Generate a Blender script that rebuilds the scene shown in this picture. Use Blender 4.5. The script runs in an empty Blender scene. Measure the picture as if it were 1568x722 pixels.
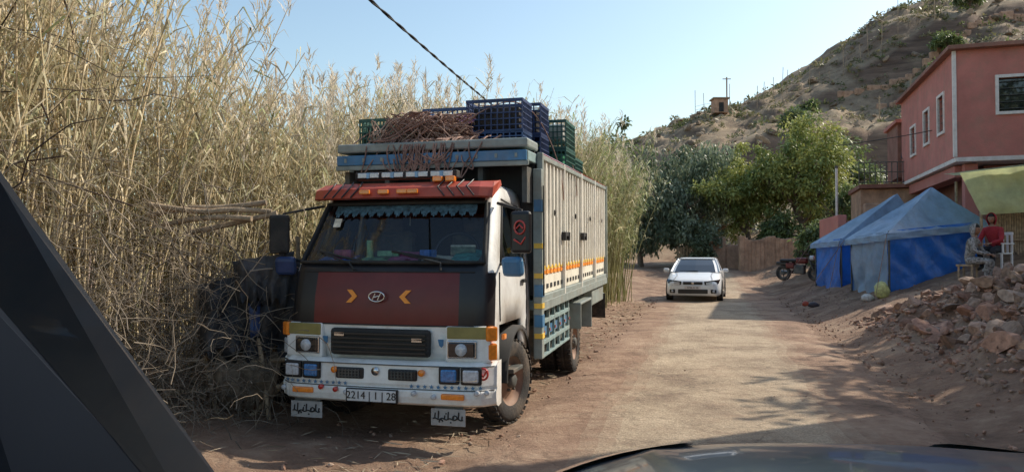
import bpy, bmesh, math, random
import numpy as np
from mathutils import Vector, Matrix
random.seed(7); rng=np.random.default_rng(7)
scene=bpy.context.scene
R=math.radians
def link(o): scene.collection.objects.link(o); return o
# ---------------------------------------------------------------- noise
_tab=np.random.default_rng(3).random((256,256))
def vnoise(x,y):
    x=np.asarray(x,float);y=np.asarray(y,float)
    xi=np.floor(x).astype(int);yi=np.floor(y).astype(int)
    fx=x-xi;fy=y-yi;fx=fx*fx*(3-2*fx);fy=fy*fy*(3-2*fy)
    a=_tab[xi%256,yi%256];b=_tab[(xi+1)%256,yi%256];c=_tab[xi%256,(yi+1)%256];d=_tab[(xi+1)%256,(yi+1)%256]
    return (a*(1-fx)+b*fx)*(1-fy)+(c*(1-fx)+d*fx)*fy
def fbm(x,y,o=4):
    s=0;a=.5
    for i in range(o):
        s=s+a*(vnoise(x*2**i+17*i,y*2**i+5*i)-.5);a*=.5
    return s
# ---------------------------------------------------------------- materials
def nmat(name):
    m=bpy.data.materials.new(name);m.use_nodes=True
    nt=m.node_tree;return m,nt,nt.nodes["Principled BSDF"]
def mat(name,col,rough=.6,metal=0,var=.25,scale=6,bump=.0,bscale=40,col2=None,spec=None,dirt=0,coat=0):
    m,nt,b=nmat(name)
    tc=nt.nodes.new("ShaderNodeTexCoord");n=nt.nodes.new("ShaderNodeTexNoise")
    n.inputs["Scale"].default_value=scale;n.inputs["Detail"].default_value=4;n.inputs["Roughness"].default_value=.65
    nt.links.new(tc.outputs["Object"],n.inputs["Vector"])
    r=nt.nodes.new("ShaderNodeValToRGB")
    r.color_ramp.elements[0].position=.32;r.color_ramp.elements[1].position=.68
    c2=col2 if col2 else tuple(min(1,c*(1+var)) for c in col)
    r.color_ramp.elements[0].color=(*[c*(1-var) for c in col],1);r.color_ramp.elements[1].color=(*c2,1)
    nt.links.new(n.outputs["Fac"],r.inputs["Fac"])
    out=r.outputs["Color"]
    if dirt>0:
        n2=nt.nodes.new("ShaderNodeTexNoise");n2.inputs["Scale"].default_value=2.3;n2.inputs["Detail"].default_value=8;n2.inputs["Roughness"].default_value=.75
        nt.links.new(tc.outputs["Object"],n2.inputs["Vector"])
        rr=nt.nodes.new("ShaderNodeMapRange");rr.inputs[1].default_value=.47;rr.inputs[2].default_value=.72;rr.inputs[3].default_value=0;rr.inputs[4].default_value=dirt
        nt.links.new(n2.outputs["Fac"],rr.inputs[0])
        mx=nt.nodes.new("ShaderNodeMixRGB");mx.inputs[2].default_value=(.27,.20,.14,1)
        nt.links.new(rr.outputs[0],mx.inputs[0]);nt.links.new(out,mx.inputs[1]);out=mx.outputs[0]
    nt.links.new(out,b.inputs["Base Color"])
    b.inputs["Roughness"].default_value=rough;b.inputs["Metallic"].default_value=metal
    if coat: b.inputs["Coat Weight"].default_value=coat
    if bump>0:
        n3=nt.nodes.new("ShaderNodeTexNoise");n3.inputs["Scale"].default_value=bscale;n3.inputs["Detail"].default_value=4
        nt.links.new(tc.outputs["Object"],n3.inputs["Vector"])
        bp=nt.nodes.new("ShaderNodeBump");bp.inputs["Strength"].default_value=bump;bp.inputs["Distance"].default_value=.05
        nt.links.new(n3.outputs["Fac"],bp.inputs["Height"]);nt.links.new(bp.outputs[0],b.inputs["Normal"])
    return m
def leafmat(name,trans=.35,rough=.6):
    m,nt,b=nmat(name)
    a=nt.nodes.new("ShaderNodeAttribute");a.attribute_name="Col"
    nt.links.new(a.outputs["Color"],b.inputs["Base Color"]);b.inputs["Roughness"].default_value=rough
    if trans>0:
        t=nt.nodes.new("ShaderNodeBsdfTranslucent");nt.links.new(a.outputs["Color"],t.inputs["Color"])
        mx=nt.nodes.new("ShaderNodeMixShader");mx.inputs[0].default_value=trans
        o=nt.nodes["Material Output"]
        nt.links.new(b.outputs[0],mx.inputs[1]);nt.links.new(t.outputs[0],mx.inputs[2]);nt.links.new(mx.outputs[0],o.inputs[0])
    return m
def glassmat(name,tint=(.86,.9,.9),rough=.03):
    m,nt,b=nmat(name)
    t=nt.nodes.new("ShaderNodeBsdfTransparent");t.inputs[0].default_value=(*tint,1)
    g=nt.nodes.new("ShaderNodeBsdfGlossy");g.inputs["Roughness"].default_value=rough
    f=nt.nodes.new("ShaderNodeFresnel");f.inputs[0].default_value=1.65
    mx=nt.nodes.new("ShaderNodeMixShader");nt.links.new(f.outputs[0],mx.inputs[0])
    nt.links.new(t.outputs[0],mx.inputs[1]);nt.links.new(g.outputs[0],mx.inputs[2])
    nt.links.new(mx.outputs[0],nt.nodes["Material Output"].inputs[0]);return m
M={}
M['white']=mat('white_paint',(.80,.80,.77),.35,var=.05,dirt=.5,coat=.2)
M['carwhite']=mat('car_white',(.82,.82,.81),.25,var=.03,coat=.6,dirt=.08)
M['cream']=mat('cream_paint',(.80,.76,.64),.6,var=.08,dirt=.5,bump=.1)
M['creamrib']=mat('cream_rib',(.83,.80,.71),.5,var=.07,dirt=.45)
M['red']=mat('dark_red_paint',(.125,.010,.008),.42,var=.12,dirt=.05)
M['visor']=mat('visor_red',(.40,.062,.03),.45,var=.15,dirt=.25)
M['black']=mat('black_plastic',(.010,.010,.012),.38,var=.2,dirt=.04)
M['matte']=mat('matte_black',(.02,.02,.02),.8,var=.3,dirt=.15)
M['rubber']=mat('rubber',(.03,.028,.027),.85,var=.3,bump=.2,bscale=60,dirt=.6)
M['grey']=mat('grey_green_paint',(.26,.30,.28),.55,var=.2,dirt=.5)
M['teal']=mat('teal_paint',(.25,.35,.35),.5,var=.2,dirt=.5)
M['blue']=mat('blue_paint',(.05,.18,.34),.45,var=.2,dirt=.35)
M['chassis']=mat('chassis',(.07,.075,.07),.7,var=.35,dirt=.6)
M['rim']=mat('rusty_rim',(.26,.15,.10),.7,var=.3,dirt=.5)
M['chrome']=mat('chrome',(.6,.6,.6),.2,metal=1,var=.1)
M['lamp']=mat('lamp_lens',(.5,.52,.55),.08,var=.25,scale=40,coat=1)
M['bluelens']=mat('blue_lens',(.04,.18,.42),.08,var=.4,scale=40,coat=1)
M['amber']=mat('amber_lens',(.85,.24,.02),.15,var=.2,scale=30,coat=.8)
M['redlens']=mat('red_lens',(.5,.03,.02),.15,var=.2,coat=.8)
M['gold']=mat('gold_panel',(.24,.20,.06),.4,var=.2)
M['orange']=mat('orange_paint',(.9,.30,.03),.5,var=.1)
M['yellow']=mat('yellow_paint',(.80,.52,.08),.55,var=.15,dirt=.2)
M['glass']=glassmat('glass')
M['dglass']=mat('dark_glass',(.012,.015,.017),.05,var=.2,coat=1)
M['rope']=mat('rope',(.26,.16,.125),.9,var=.5,scale=9)
M['crateb']=mat('crate_blue',(.018,.04,.12),.5,var=.3)
M['crateg']=mat('crate_green',(.025,.10,.08),.5,var=.3)
M['wood']=mat('wood',(.36,.27,.18),.85,var=.4,scale=12,bump=.3)
M['dryw']=mat('dry_branch',(.18,.14,.10),.9,var=.4,scale=12)
M['skin']=mat('skin',(.30,.16,.10),.55,var=.1)
M['hair']=mat('hair',(.015,.012,.01),.8)
M['pink']=mat('pink_render',(.50,.185,.15),.85,var=.14,scale=1.2,bump=.25,bscale=30,dirt=.5)
M['wtrim']=mat('white_trim',(.72,.66,.62),.7,var=.1,dirt=.4)
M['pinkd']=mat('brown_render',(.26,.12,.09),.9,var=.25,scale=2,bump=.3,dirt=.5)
M['mud']=mat('mud_brick',(.44,.27,.18),.95,var=.3,scale=2.5,bump=.6,bscale=12)
M['tarpd']=mat('dark_cloth',(.018,.021,.027),.7,var=.5,bump=.4,bscale=8,dirt=.3)
# ---------------------------------------------------------------- object helpers
def empty(name,loc=(0,0,0),rz=0,parent=None,rx=0):
    o=bpy.data.objects.new(name,None);o.location=loc;o.rotation_euler=(rx,0,rz);o.empty_display_size=.2
    if parent:o.parent=parent
    return link(o)
def meshobj(name,verts,faces,mats,parent=None,fm=None,smooth=False,bevel=0):
    me=bpy.data.meshes.new(name);me.from_pydata([tuple(v) for v in verts],[],[tuple(f) for f in faces])
    if not isinstance(mats,(list,tuple)):mats=[mats]
    for m in mats: me.materials.append(m)
    if fm is not None: me.polygons.foreach_set('material_index',fm)
    if smooth: me.polygons.foreach_set('use_smooth',[True]*len(me.polygons))
    me.update();o=bpy.data.objects.new(name,me)
    if parent:o.parent=parent
    if bevel:
        b=o.modifiers.new('b','BEVEL');b.width=bevel;b.segments=2;b.limit_method='ANGLE'
    return link(o)
CF=[(0,3,2,1),(4,5,6,7),(0,1,5,4),(1,2,6,5),(2,3,7,6),(3,0,4,7)]
def boxv(c,s):
    x,y,z=c;a,b,d=s[0]/2,s[1]/2,s[2]/2
    return [(x-a,y-b,z-d),(x+a,y-b,z-d),(x+a,y+b,z-d),(x-a,y+b,z-d),(x-a,y-b,z+d),(x+a,y-b,z+d),(x+a,y+b,z+d),(x-a,y+b,z+d)]
def multibox(name,L,m,parent=None,bevel=0):
    V=[];F=[]
    for c,s in L:
        k=len(V);V+=boxv(c,s);F+=[tuple(i+k for i in f) for f in CF]
    return meshobj(name,V,F,m,parent,bevel=bevel)
def box(name,s,c,m,parent=None,rot=(0,0,0),bevel=.008):
    o=meshobj(name,boxv((0,0,0),s),CF,m,parent,bevel=bevel);o.location=c;o.rotation_euler=rot;return o
def lathe(name,prof,m,parent,loc,rot=(0,0,0),n=28,mats=None,fm=None):
    V=[];F=[];ml=[]
    for i in range(n):
        a=2*math.pi*i/n
        for r,h in prof: V.append((h,r*math.cos(a),r*math.sin(a)))
    P=len(prof)
    for i in range(n):
        j=(i+1)%n
        for k in range(P-1):
            F.append((i*P+k,i*P+k+1,j*P+k+1,j*P+k));ml.append(fm[k] if fm else 0)
    o=meshobj(name,V,F,mats if mats else m,parent,fm=ml,smooth=True);o.location=loc;o.rotation_euler=rot
    bm=bmesh.new();bm.from_mesh(o.data);bmesh.ops.recalc_face_normals(bm,faces=bm.faces);bm.to_mesh(o.data);bm.free()
    return o
def cyl(name,r,h,c,m,parent=None,axis='Z',n=20,r2=None):
    r2=r if r2 is None else r2
    rot={'X':(0,0,0),'Y':(0,0,R(90)),'Z':(0,R(-90),0)}[axis]
    return lathe(name,[(0.0001,-h/2),(r,-h/2),(r,-h/2+.001),(r2,h/2-.001),(r2,h/2),(0.0001,h/2)],m,parent,c,rot,n)
def tube(name,pts,r,m,parent=None,cyc=False,res=2,smooth=False):
    cu=bpy.data.curves.new(name,'CURVE');cu.dimensions='3D';cu.bevel_depth=r;cu.bevel_resolution=res
    sets=pts if isinstance(pts[0][0],(tuple,list,np.ndarray,Vector)) else [pts]
    for ps in sets:
        sp=cu.splines.new('NURBS' if smooth else 'POLY');sp.points.add(len(ps)-1)
        for i,p in enumerate(ps): sp.points[i].co=(*p[:3],1)
        if smooth: sp.order_u=3;sp.use_endpoint_u=True
        sp.use_cyclic_u=cyc
    cu.materials.append(m);cu.use_fill_caps=True
    o=bpy.data.objects.new(name,cu)
    if parent:o.parent=parent
    return link(o)
def quadmesh(name,V,F,C,m,parent=None,smooth=False):
    me=bpy.data.meshes.new(name);n=len(F)
    me.vertices.add(len(V));me.vertices.foreach_set('co',np.ascontiguousarray(V,dtype=np.float32).ravel())
    me.loops.add(n*4);me.loops.foreach_set('vertex_index',np.ascontiguousarray(F,dtype=np.int32).ravel())
    me.polygons.add(n);me.polygons.foreach_set('loop_start',np.arange(n,dtype=np.int32)*4)
    me.update(calc_edges=True)
    if smooth: me.polygons.foreach_set('use_smooth',np.ones(n,bool))
    if C is not None:
        at=me.color_attributes.new('Col','FLOAT_COLOR','CORNER')
        cc=np.ones((n,4),np.float32);cc[:,:3]=C
        at.data.foreach_set('color',np.repeat(cc,4,axis=0).ravel())
    me.materials.append(m);o=bpy.data.objects.new(name,me)
    if parent:o.parent=parent
    return link(o)
def strands(P,rad,col,sides=3):
    N,K,_=P.shape
    T=np.gradient(P,axis=1);T/=np.linalg.norm(T,axis=2,keepdims=True)+1e-9
    ref=np.tile(np.array([.31,.95,.05]),(N,K,1))
    A=np.cross(T,ref);A/=np.linalg.norm(A,axis=2,keepdims=True)+1e-9;B=np.cross(T,A)
    V=[]
    for s in range(sides):
        a=2*math.pi*s/sides
        V.append(P+(A*math.cos(a)+B*math.sin(a))*rad[:,:,None])
    V=np.stack(V,2).reshape(-1,3)
    base=(np.arange(N)[:,None,None]*K+np.arange(K-1)[None,:,None])*sides
    s=np.arange(sides)[None,None,:];s2=(s+1)%sides
    F=np.stack([base+s,base+s2,base+sides+s2,base+sides+s],-1).reshape(-1,4)
    C=np.repeat(col,(K-1)*sides,axis=0)
    return V,F,C
def leaves(P,D,L,W,col,droop):
    N=len(P);up=np.array([0,0,1.])
    S=np.cross(D,up+rng.normal(0,.5,(N,3)));S/=np.linalg.norm(S,axis=1,keepdims=True)+1e-9
    p1=P+D*(L*.5)[:,None];D2=D.copy();D2[:,2]-=droop;D2/=np.linalg.norm(D2,axis=1,keepdims=True)
    p2=p1+D2*(L*.5)[:,None]
    W=W[:,None]
    V=np.stack([P-S*W*.25,P+S*W*.25,p1-S*W*.5,p1+S*W*.5,p2-S*W*.04,p2+S*W*.04],1).reshape(-1,3)
    b=np.arange(N)[:,None]*6
    F=np.concatenate([b+np.array([0,1,3,2]),b+np.array([2,3,5,4])],1).reshape(-1,4)
    return V,F,np.repeat(col,2,axis=0)
def merge(parts):
    V=[];F=[];C=[];k=0
    for v,f,c in parts: V.append(v);F.append(f+k);C.append(c);k+=len(v)
    return np.concatenate(V),np.concatenate(F),np.concatenate(C)
# ---------------------------------------------------------------- terrain
def roadx(y):
    y=np.asarray(y,float)
    return 2.0+.27*(y-7)-np.where(y>30,.012*(y-30)**2,0)
def sm(a,b,x):
    t=np.clip((x-a)/(b-a),0,1);return t*t*(3-2*t)
US=[-60,-12,-6,-2.6,2.3,3.0,4,4.6,5.2,6.3,8,11,16,40,200]
ZS=[1.0,.5,.25,0,0,.22,.55,.72,.88,1.15,1.6,2.0,2.6,5,12]
RX=[-200,-60,-20,5,15,20,26,32,36.5,42.6,46,59,90,160,400];RZ=[2,3,5,11,15.5,17.4,19.0,21.4,23.6,28.8,31.0,34.5,40,46,50]
def hz(x,y):
    x=np.asarray(x,float);y=np.asarray(y,float)
    u=(x-roadx(np.minimum(y,42)))*.965
    z=np.interp(u,US,ZS)
    far=.8*sm(28,38,y)+np.clip(y-38,0,12)*.03
    side=sm(2.3,3.5,np.abs(u))
    z=z+side*(fbm(x*.9,y*.9)*.3+fbm(x*4,y*4,3)*.12)
    z=z+.75*sm(2.6,3.6,u)*sm(6.8,4.8,u)*sm(6.4,8.6,y)*sm(16,13.5,y)*(.22+fbm(x*1.6+4,y*1.6)*1.5)
    z=z*(1-.45*sm(30,45,y))+far
    yy=y+6*fbm(x*.05,y*.05+9)*2
    s=np.clip((yy-48)/38,0,1)
    prof=np.interp(s,[0,.22,.38,.43,.55,.60,.72,.75,.85,1],[0,.20,.32,.55,.64,.70,.80,.86,.93,1])
    rz=np.interp(x,RX,RZ)
    hill=rz*prof*(1-.5*sm(110,500,y))
    z=z*(1-sm(46,80,y))+hill+ sm(50,60,y)*(fbm(x*.12,y*.12,5)*2.2+np.abs(fbm(x*.22+3,y*.22,5))*2.6-.4+fbm(x*1.1,y*1.1,4)*.9)
    return z
def h1(x,y): return float(hz(x,y))
xs=np.concatenate([np.linspace(-700,-60,16),np.linspace(-55,-10,24),np.arange(-9.6,17,.18),np.arange(17.4,75,.45),np.linspace(76,140,40),np.linspace(150,800,16)])
ys=np.concatenate([np.linspace(-300,-12,12),np.arange(-10,4,.8),np.arange(4,30,.18),np.arange(30.4,100,.45),np.linspace(102,160,20),np.linspace(180,900,12)])
X,Y=np.meshgrid(xs,ys);Z=hz(X,Y)
u=(X-roadx(Y))*.965
Z=Z-np.where((np.abs(u)<2.3)&(Y<46),.03,0)
V=np.stack([X,Y,Z],-1).reshape(-1,3);nx=len(xs);ny=len(ys)
i,j=np.meshgrid(np.arange(nx-1),np.arange(ny-1));b=(j*nx+i).ravel()
F=np.stack([b,b+1,b+nx+1,b+nx],-1)
m,nt,bs=nmat('dirt')
def addn(t,**k):
    n=nt.nodes.new(t)
    for a,v in k.items(): n.inputs[a].default_value=v
    return n
geo=nt.nodes.new('ShaderNodeNewGeometry')
def dirtramp(nt,geo):
    n1=addn('ShaderNodeTexNoise',Scale=1.1,Detail=9,Roughness=.75);nt.links.new(geo.outputs['Position'],n1.inputs['Vector'])
    r1=nt.nodes.new('ShaderNodeValToRGB');e=r1.color_ramp.elements;e[0].position=.34;e[0].color=(.165,.10,.064,1);e[1].position=.66;e[1].color=(.47,.335,.23,1)
    el=e.new(.5);el.color=(.31,.195,.13,1)
    nt.links.new(n1.outputs[0],r1.inputs[0]);return r1
r1=dirtramp(nt,geo)
n2=addn('ShaderNodeTexNoise',Scale=.4,Detail=10,Roughness=.8);nt.links.new(geo.outputs['Position'],n2.inputs['Vector'])
r2=nt.nodes.new('ShaderNodeValToRGB');e=r2.color_ramp.elements;e[0].position=.38;e[0].color=(.16,.11,.07,1);e[1].position=.66;e[1].color=(.43,.325,.21,1)
el=e.new(.5);el.color=(.30,.22,.14,1)
nt.links.new(n2.outputs[0],r2.inputs[0])
sep=nt.nodes.new('ShaderNodeSeparateXYZ');nt.links.new(geo.outputs['Position'],sep.inputs[0])
mr=nt.nodes.new('ShaderNodeMapRange');mr.inputs[1].default_value=44;mr.inputs[2].default_value=54;nt.links.new(sep.outputs[1],mr.inputs[0])
mx=nt.nodes.new('ShaderNodeMixRGB');nt.links.new(mr.outputs[0],mx.inputs[0]);nt.links.new(r1.outputs[0],mx.inputs[1]);nt.links.new(r2.outputs[0],mx.inputs[2])
sn=nt.nodes.new('ShaderNodeSeparateXYZ');nt.links.new(geo.outputs['Normal'],sn.inputs[0])
ms=nt.nodes.new('ShaderNodeMapRange');ms.inputs[1].default_value=.84;ms.inputs[2].default_value=.6;nt.links.new(sn.outputs[2],ms.inputs[0])
mm=nt.nodes.new('ShaderNodeMath');mm.operation='MULTIPLY';nt.links.new(ms.outputs[0],mm.inputs[0]);nt.links.new(mr.outputs[0],mm.inputs[1])
mpz=nt.nodes.new('ShaderNodeMapping');mpz.inputs['Scale'].default_value=(.15,.15,1.3);nt.links.new(geo.outputs['Position'],mpz.inputs[0])
wv=addn('ShaderNodeTexNoise',Scale=1,Detail=6,Roughness=.7);nt.links.new(mpz.outputs[0],wv.inputs['Vector'])
rs=nt.nodes.new('ShaderNodeValToRGB');rs.color_ramp.elements[0].position=.35;rs.color_ramp.elements[1].position=.65;rs.color_ramp.elements[0].color=(.085,.055,.04,1);rs.color_ramp.elements[1].color=(.25,.165,.115,1);nt.links.new(wv.outputs[0],rs.inputs[0])
mx2=nt.nodes.new('ShaderNodeMixRGB');nt.links.new(rs.outputs[0],mx2.inputs[2]);nt.links.new(mm.outputs[0],mx2.inputs[0]);nt.links.new(mx.outputs[0],mx2.inputs[1])
nt.links.new(mx2.outputs[0],bs.inputs['Base Color']);bs.inputs['Roughness'].default_value=.95
n3=addn('ShaderNodeTexNoise',Scale=9,Detail=8,Roughness=.75);nt.links.new(geo.outputs['Position'],n3.inputs['Vector'])
bp=addn('ShaderNodeBump',Strength=.9,Distance=.1);nt.links.new(n3.outputs[0],bp.inputs['Height']);nt.links.new(bp.outputs[0],bs.inputs['Normal'])
M['dirt']=m
quadmesh('ground_terrain',V,F,None,m,smooth=True)
# road
m,nt,bs=nmat('worn_asphalt')
geo=nt.nodes.new('ShaderNodeNewGeometry')
n1=addn('ShaderNodeTexNoise',Scale=.8,Detail=9,Roughness=.75);nt.links.new(geo.outputs['Position'],n1.inputs['Vector'])
r1=nt.nodes.new('ShaderNodeValToRGB');e=r1.color_ramp.elements;e[0].position=.36;e[0].color=(.25,.18,.125,1);e[1].position=.66;e[1].color=(.56,.445,.315,1)
el=e.new(.5);el.color=(.44,.34,.235,1)
nt.links.new(n1.outputs[0],r1.inputs[0])
vo=addn('ShaderNodeTexVoronoi',Scale=60);nt.links.new(geo.outputs['Position'],vo.inputs['Vector'])
mr=nt.nodes.new('ShaderNodeMapRange');mr.inputs[1].default_value=0;mr.inputs[2].default_value=.8;mr.inputs[3].default_value=.6;mr.inputs[4].default_value=1.15;nt.links.new(vo.outputs['Distance'],mr.inputs[0])
mu=nt.nodes.new('ShaderNodeMixRGB');mu.blend_type='MULTIPLY';mu.inputs[0].default_value=1;nt.links.new(r1.outputs[0],mu.inputs[1]);nt.links.new(mr.outputs[0],mu.inputs[2])
at=nt.nodes.new('ShaderNodeAttribute');at.attribute_name='Col'
n2=addn('ShaderNodeTexNoise',Scale=1.3,Detail=9,Roughness=.75);nt.links.new(geo.outputs['Position'],n2.inputs['Vector'])
ad=nt.nodes.new('ShaderNodeMath');ad.operation='ADD';nt.links.new(at.outputs['Fac'],ad.inputs[0]);nt.links.new(n2.outputs[0],ad.inputs[1])
m3=nt.nodes.new('ShaderNodeMapRange');m3.inputs[1].default_value=.55;m3.inputs[2].default_value=.88;nt.links.new(ad.outputs[0],m3.inputs[0])
dr=dirtramp(nt,geo)
mx=nt.nodes.new('ShaderNodeMixRGB');nt.links.new(dr.outputs[0],mx.inputs[2]);nt.links.new(m3.outputs[0],mx.inputs[0]);nt.links.new(mu.outputs[0],mx.inputs[1])
vc=addn('ShaderNodeTexVoronoi',Scale=.7);vc.feature='DISTANCE_TO_EDGE'
nw=addn('ShaderNodeTexNoise',Scale=3,Detail=5);nt.links.new(geo.outputs['Position'],nw.inputs['Vector'])
av=nt.nodes.new('ShaderNodeVectorMath');av.operation='ADD';nt.links.new(geo.outputs['Position'],av.inputs[0]);nt.links.new(nw.outputs['Color'],av.inputs[1]);nt.links.new(av.outputs[0],vc.inputs['Vector'])
mc=nt.nodes.new('ShaderNodeMapRange');mc.inputs[1].default_value=.003;mc.inputs[2].default_value=.02;mc.inputs[3].default_value=.72;mc.inputs[4].default_value=1;nt.links.new(vc.outputs[0],mc.inputs[0])
mk=nt.nodes.new('ShaderNodeMixRGB');mk.blend_type='MULTIPLY';mk.inputs[0].default_value=1;nt.links.new(mx.outputs[0],mk.inputs[1]);nt.links.new(mc.outputs[0],mk.inputs[2])
nt.links.new(mk.outputs[0],bs.inputs['Base Color']);bs.inputs['Roughness'].default_value=.9
n3=addn('ShaderNodeTexNoise',Scale=9,Detail=8,Roughness=.75);nt.links.new(geo.outputs['Position'],n3.inputs['Vector'])
bp=addn('ShaderNodeBump',Strength=.8,Distance=.07);nt.links.new(n3.outputs[0],bp.inputs['Height']);nt.links.new(bp.outputs[0],bs.inputs['Normal'])
ry=np.arange(-40,45,.2);rv=[];rc=[]
cols=np.linspace(-1,1,27)
for yy in ry:
    wl=1.95+.5*float(fbm(yy*.9,3.3));wr=1.95+.8*float(fbm(yy*.8,8.8))
    for c in cols:
        uu=c*(wl if c<0 else wr);x=float(roadx(yy))+uu/.965
        rv.append((x,yy,h1(float(roadx(yy)),yy)+.012-.035*max(0,(abs(c)-.86)/.14)+.04*float(fbm(x*1.1,yy*1.1,3))*(1-abs(c)**4)))
rf=[];nc=len(cols)
for a in range(len(ry)-1):
    for c in range(nc-1):
        k=a*nc+c;rf.append((k,k+1,k+nc+1,k+nc));cc=(cols[c]+cols[c+1])/2;e=abs(cc);rc.append([min(1,max(0,(e-.36)/.5))*.6+.05*math.cos(cc*9)]*3)
quadmesh('road',np.array(rv),np.array(rf),np.clip(np.array(rc),0,1),m,smooth=True)
# rocks
def ico(s):
    bm=bmesh.new();bmesh.ops.create_icosphere(bm,subdivisions=s,radius=1);a=np.array([v.co[:] for v in bm.verts]);f=[[v.index for v in f.verts] for f in bm.faces];bm.free();return a,f
IV,IF=ico(2);IV1,IF1=ico(1)
def rocks(name,pos,sz,cols,small=.05):
    Vs=[];Fs=[];Cs=[];k0=0
    for t in range(len(pos)):
        bv,bf=(IV,IF) if sz[t]>small else (IV1,IF1)
        v=bv.copy()
        if sz[t]>small:
            q=rng.normal(0,1,(8,3));q/=np.linalg.norm(q,axis=1,keepdims=True)
            for p in q:
                d=v@p;c=.3+.35*rng.random();v=np.where((d>c)[:,None],v-(d-c)[:,None]*p,v)
        else: v=v*rng.uniform(.6,1.1,(len(v),1))
        v=v*(sz[t]*np.array([rng.uniform(1.0,1.9),rng.uniform(.9,1.5),rng.uniform(.7,1.2)]))
        a=rng.random()*6.28;ca,sa=math.cos(a),math.sin(a);b_=rng.normal(0,.5);cb_,sb_=math.cos(b_),math.sin(b_)
        v=np.stack([v[:,0]*cb_-v[:,2]*sb_,v[:,1],v[:,0]*sb_+v[:,2]*cb_],1)
        v=np.stack([v[:,0]*ca-v[:,1]*sa,v[:,0]*sa+v[:,1]*ca,v[:,2]],1)+pos[t]
        Vs.append(v);Fs.append(np.array(bf)+k0);k0+=len(v);Cs.append(np.repeat(cols[t:t+1],len(bf)*3,axis=0))
    V=np.concatenate(Vs);F=np.concatenate(Fs);C=np.concatenate(Cs)
    me=bpy.data.meshes.new(name);me.from_pydata(V.tolist(),[],F.tolist())
    atr=me.color_attributes.new('Col','FLOAT_COLOR','CORNER');cc=np.ones((len(C),4),np.float32);cc[:,:3]=C;atr.data.foreach_set('color',cc.ravel())
    m,nt,b=nmat(name+'_m');a=nt.nodes.new('ShaderNodeAttribute');a.attribute_name='Col'
    g=nt.nodes.new('ShaderNodeNewGeometry');nn=nt.nodes.new('ShaderNodeTexNoise');nn.inputs['Scale'].default_value=14;nn.inputs['Detail'].default_value=6;nt.links.new(g.outputs['Position'],nn.inputs['Vector'])
    q=nt.nodes.new('ShaderNodeMapRange');q.inputs[1].default_value=.3;q.inputs[2].default_value=.7;q.inputs[3].default_value=.6;q.inputs[4].default_value=1.3;nt.links.new(nn.outputs[0],q.inputs[0])
    x=nt.nodes.new('ShaderNodeMixRGB');x.blend_type='MULTIPLY';x.inputs[0].default_value=1;nt.links.new(a.outputs['Color'],x.inputs[1]);nt.links.new(q.outputs[0],x.inputs[2]);nt.links.new(x.outputs[0],b.inputs['Base Color']);b.inputs['Roughness'].default_value=.95
    bp=nt.nodes.new('ShaderNodeBump');bp.inputs['Strength'].default_value=.6;bp.inputs['Distance'].default_value=.03;nt.links.new(nn.outputs[0],bp.inputs['Height']);nt.links.new(bp.outputs[0],b.inputs['Normal'])
    me.materials.append(m);return link(bpy.data.objects.new(name,me))
def scatter(n,ylo,yhi,ulo,uhi,smin,smax,pw=3,sink=.15):
    yy=rng.uniform(ylo,yhi,n);uu=rng.uniform(ulo,uhi,n);xx=roadx(yy)+uu/.965
    s=smin+(smax-smin)*rng.random(n)**pw;z=hz(xx,yy)+s*sink
    return np.stack([xx,yy,z],1),s
S_=[scatter(1500,6.3,15.5,3.1,6.8,.03,.20,2.8),scatter(2900,6,15.5,2.7,6.4,.015,.06,1.6),scatter(1700,5,26,2.0,5.5,.008,.03,2),scatter(500,5,26,-3.6,-1.7,.006,.03,2),scatter(900,5,20,-1.9,2.4,.004,.012,2)]
p=np.concatenate([a[0] for a in S_]);s=np.concatenate([a[1] for a in S_])
t_=rng.random((len(p),1));cb=(np.array([.38,.205,.14])*t_+np.array([.38,.28,.21])*(1-t_))*(rng.uniform(.55,1.2,(len(p),1)))
rocks('rubble_stones',p,s,np.clip(cb,0.02,.6))
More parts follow.
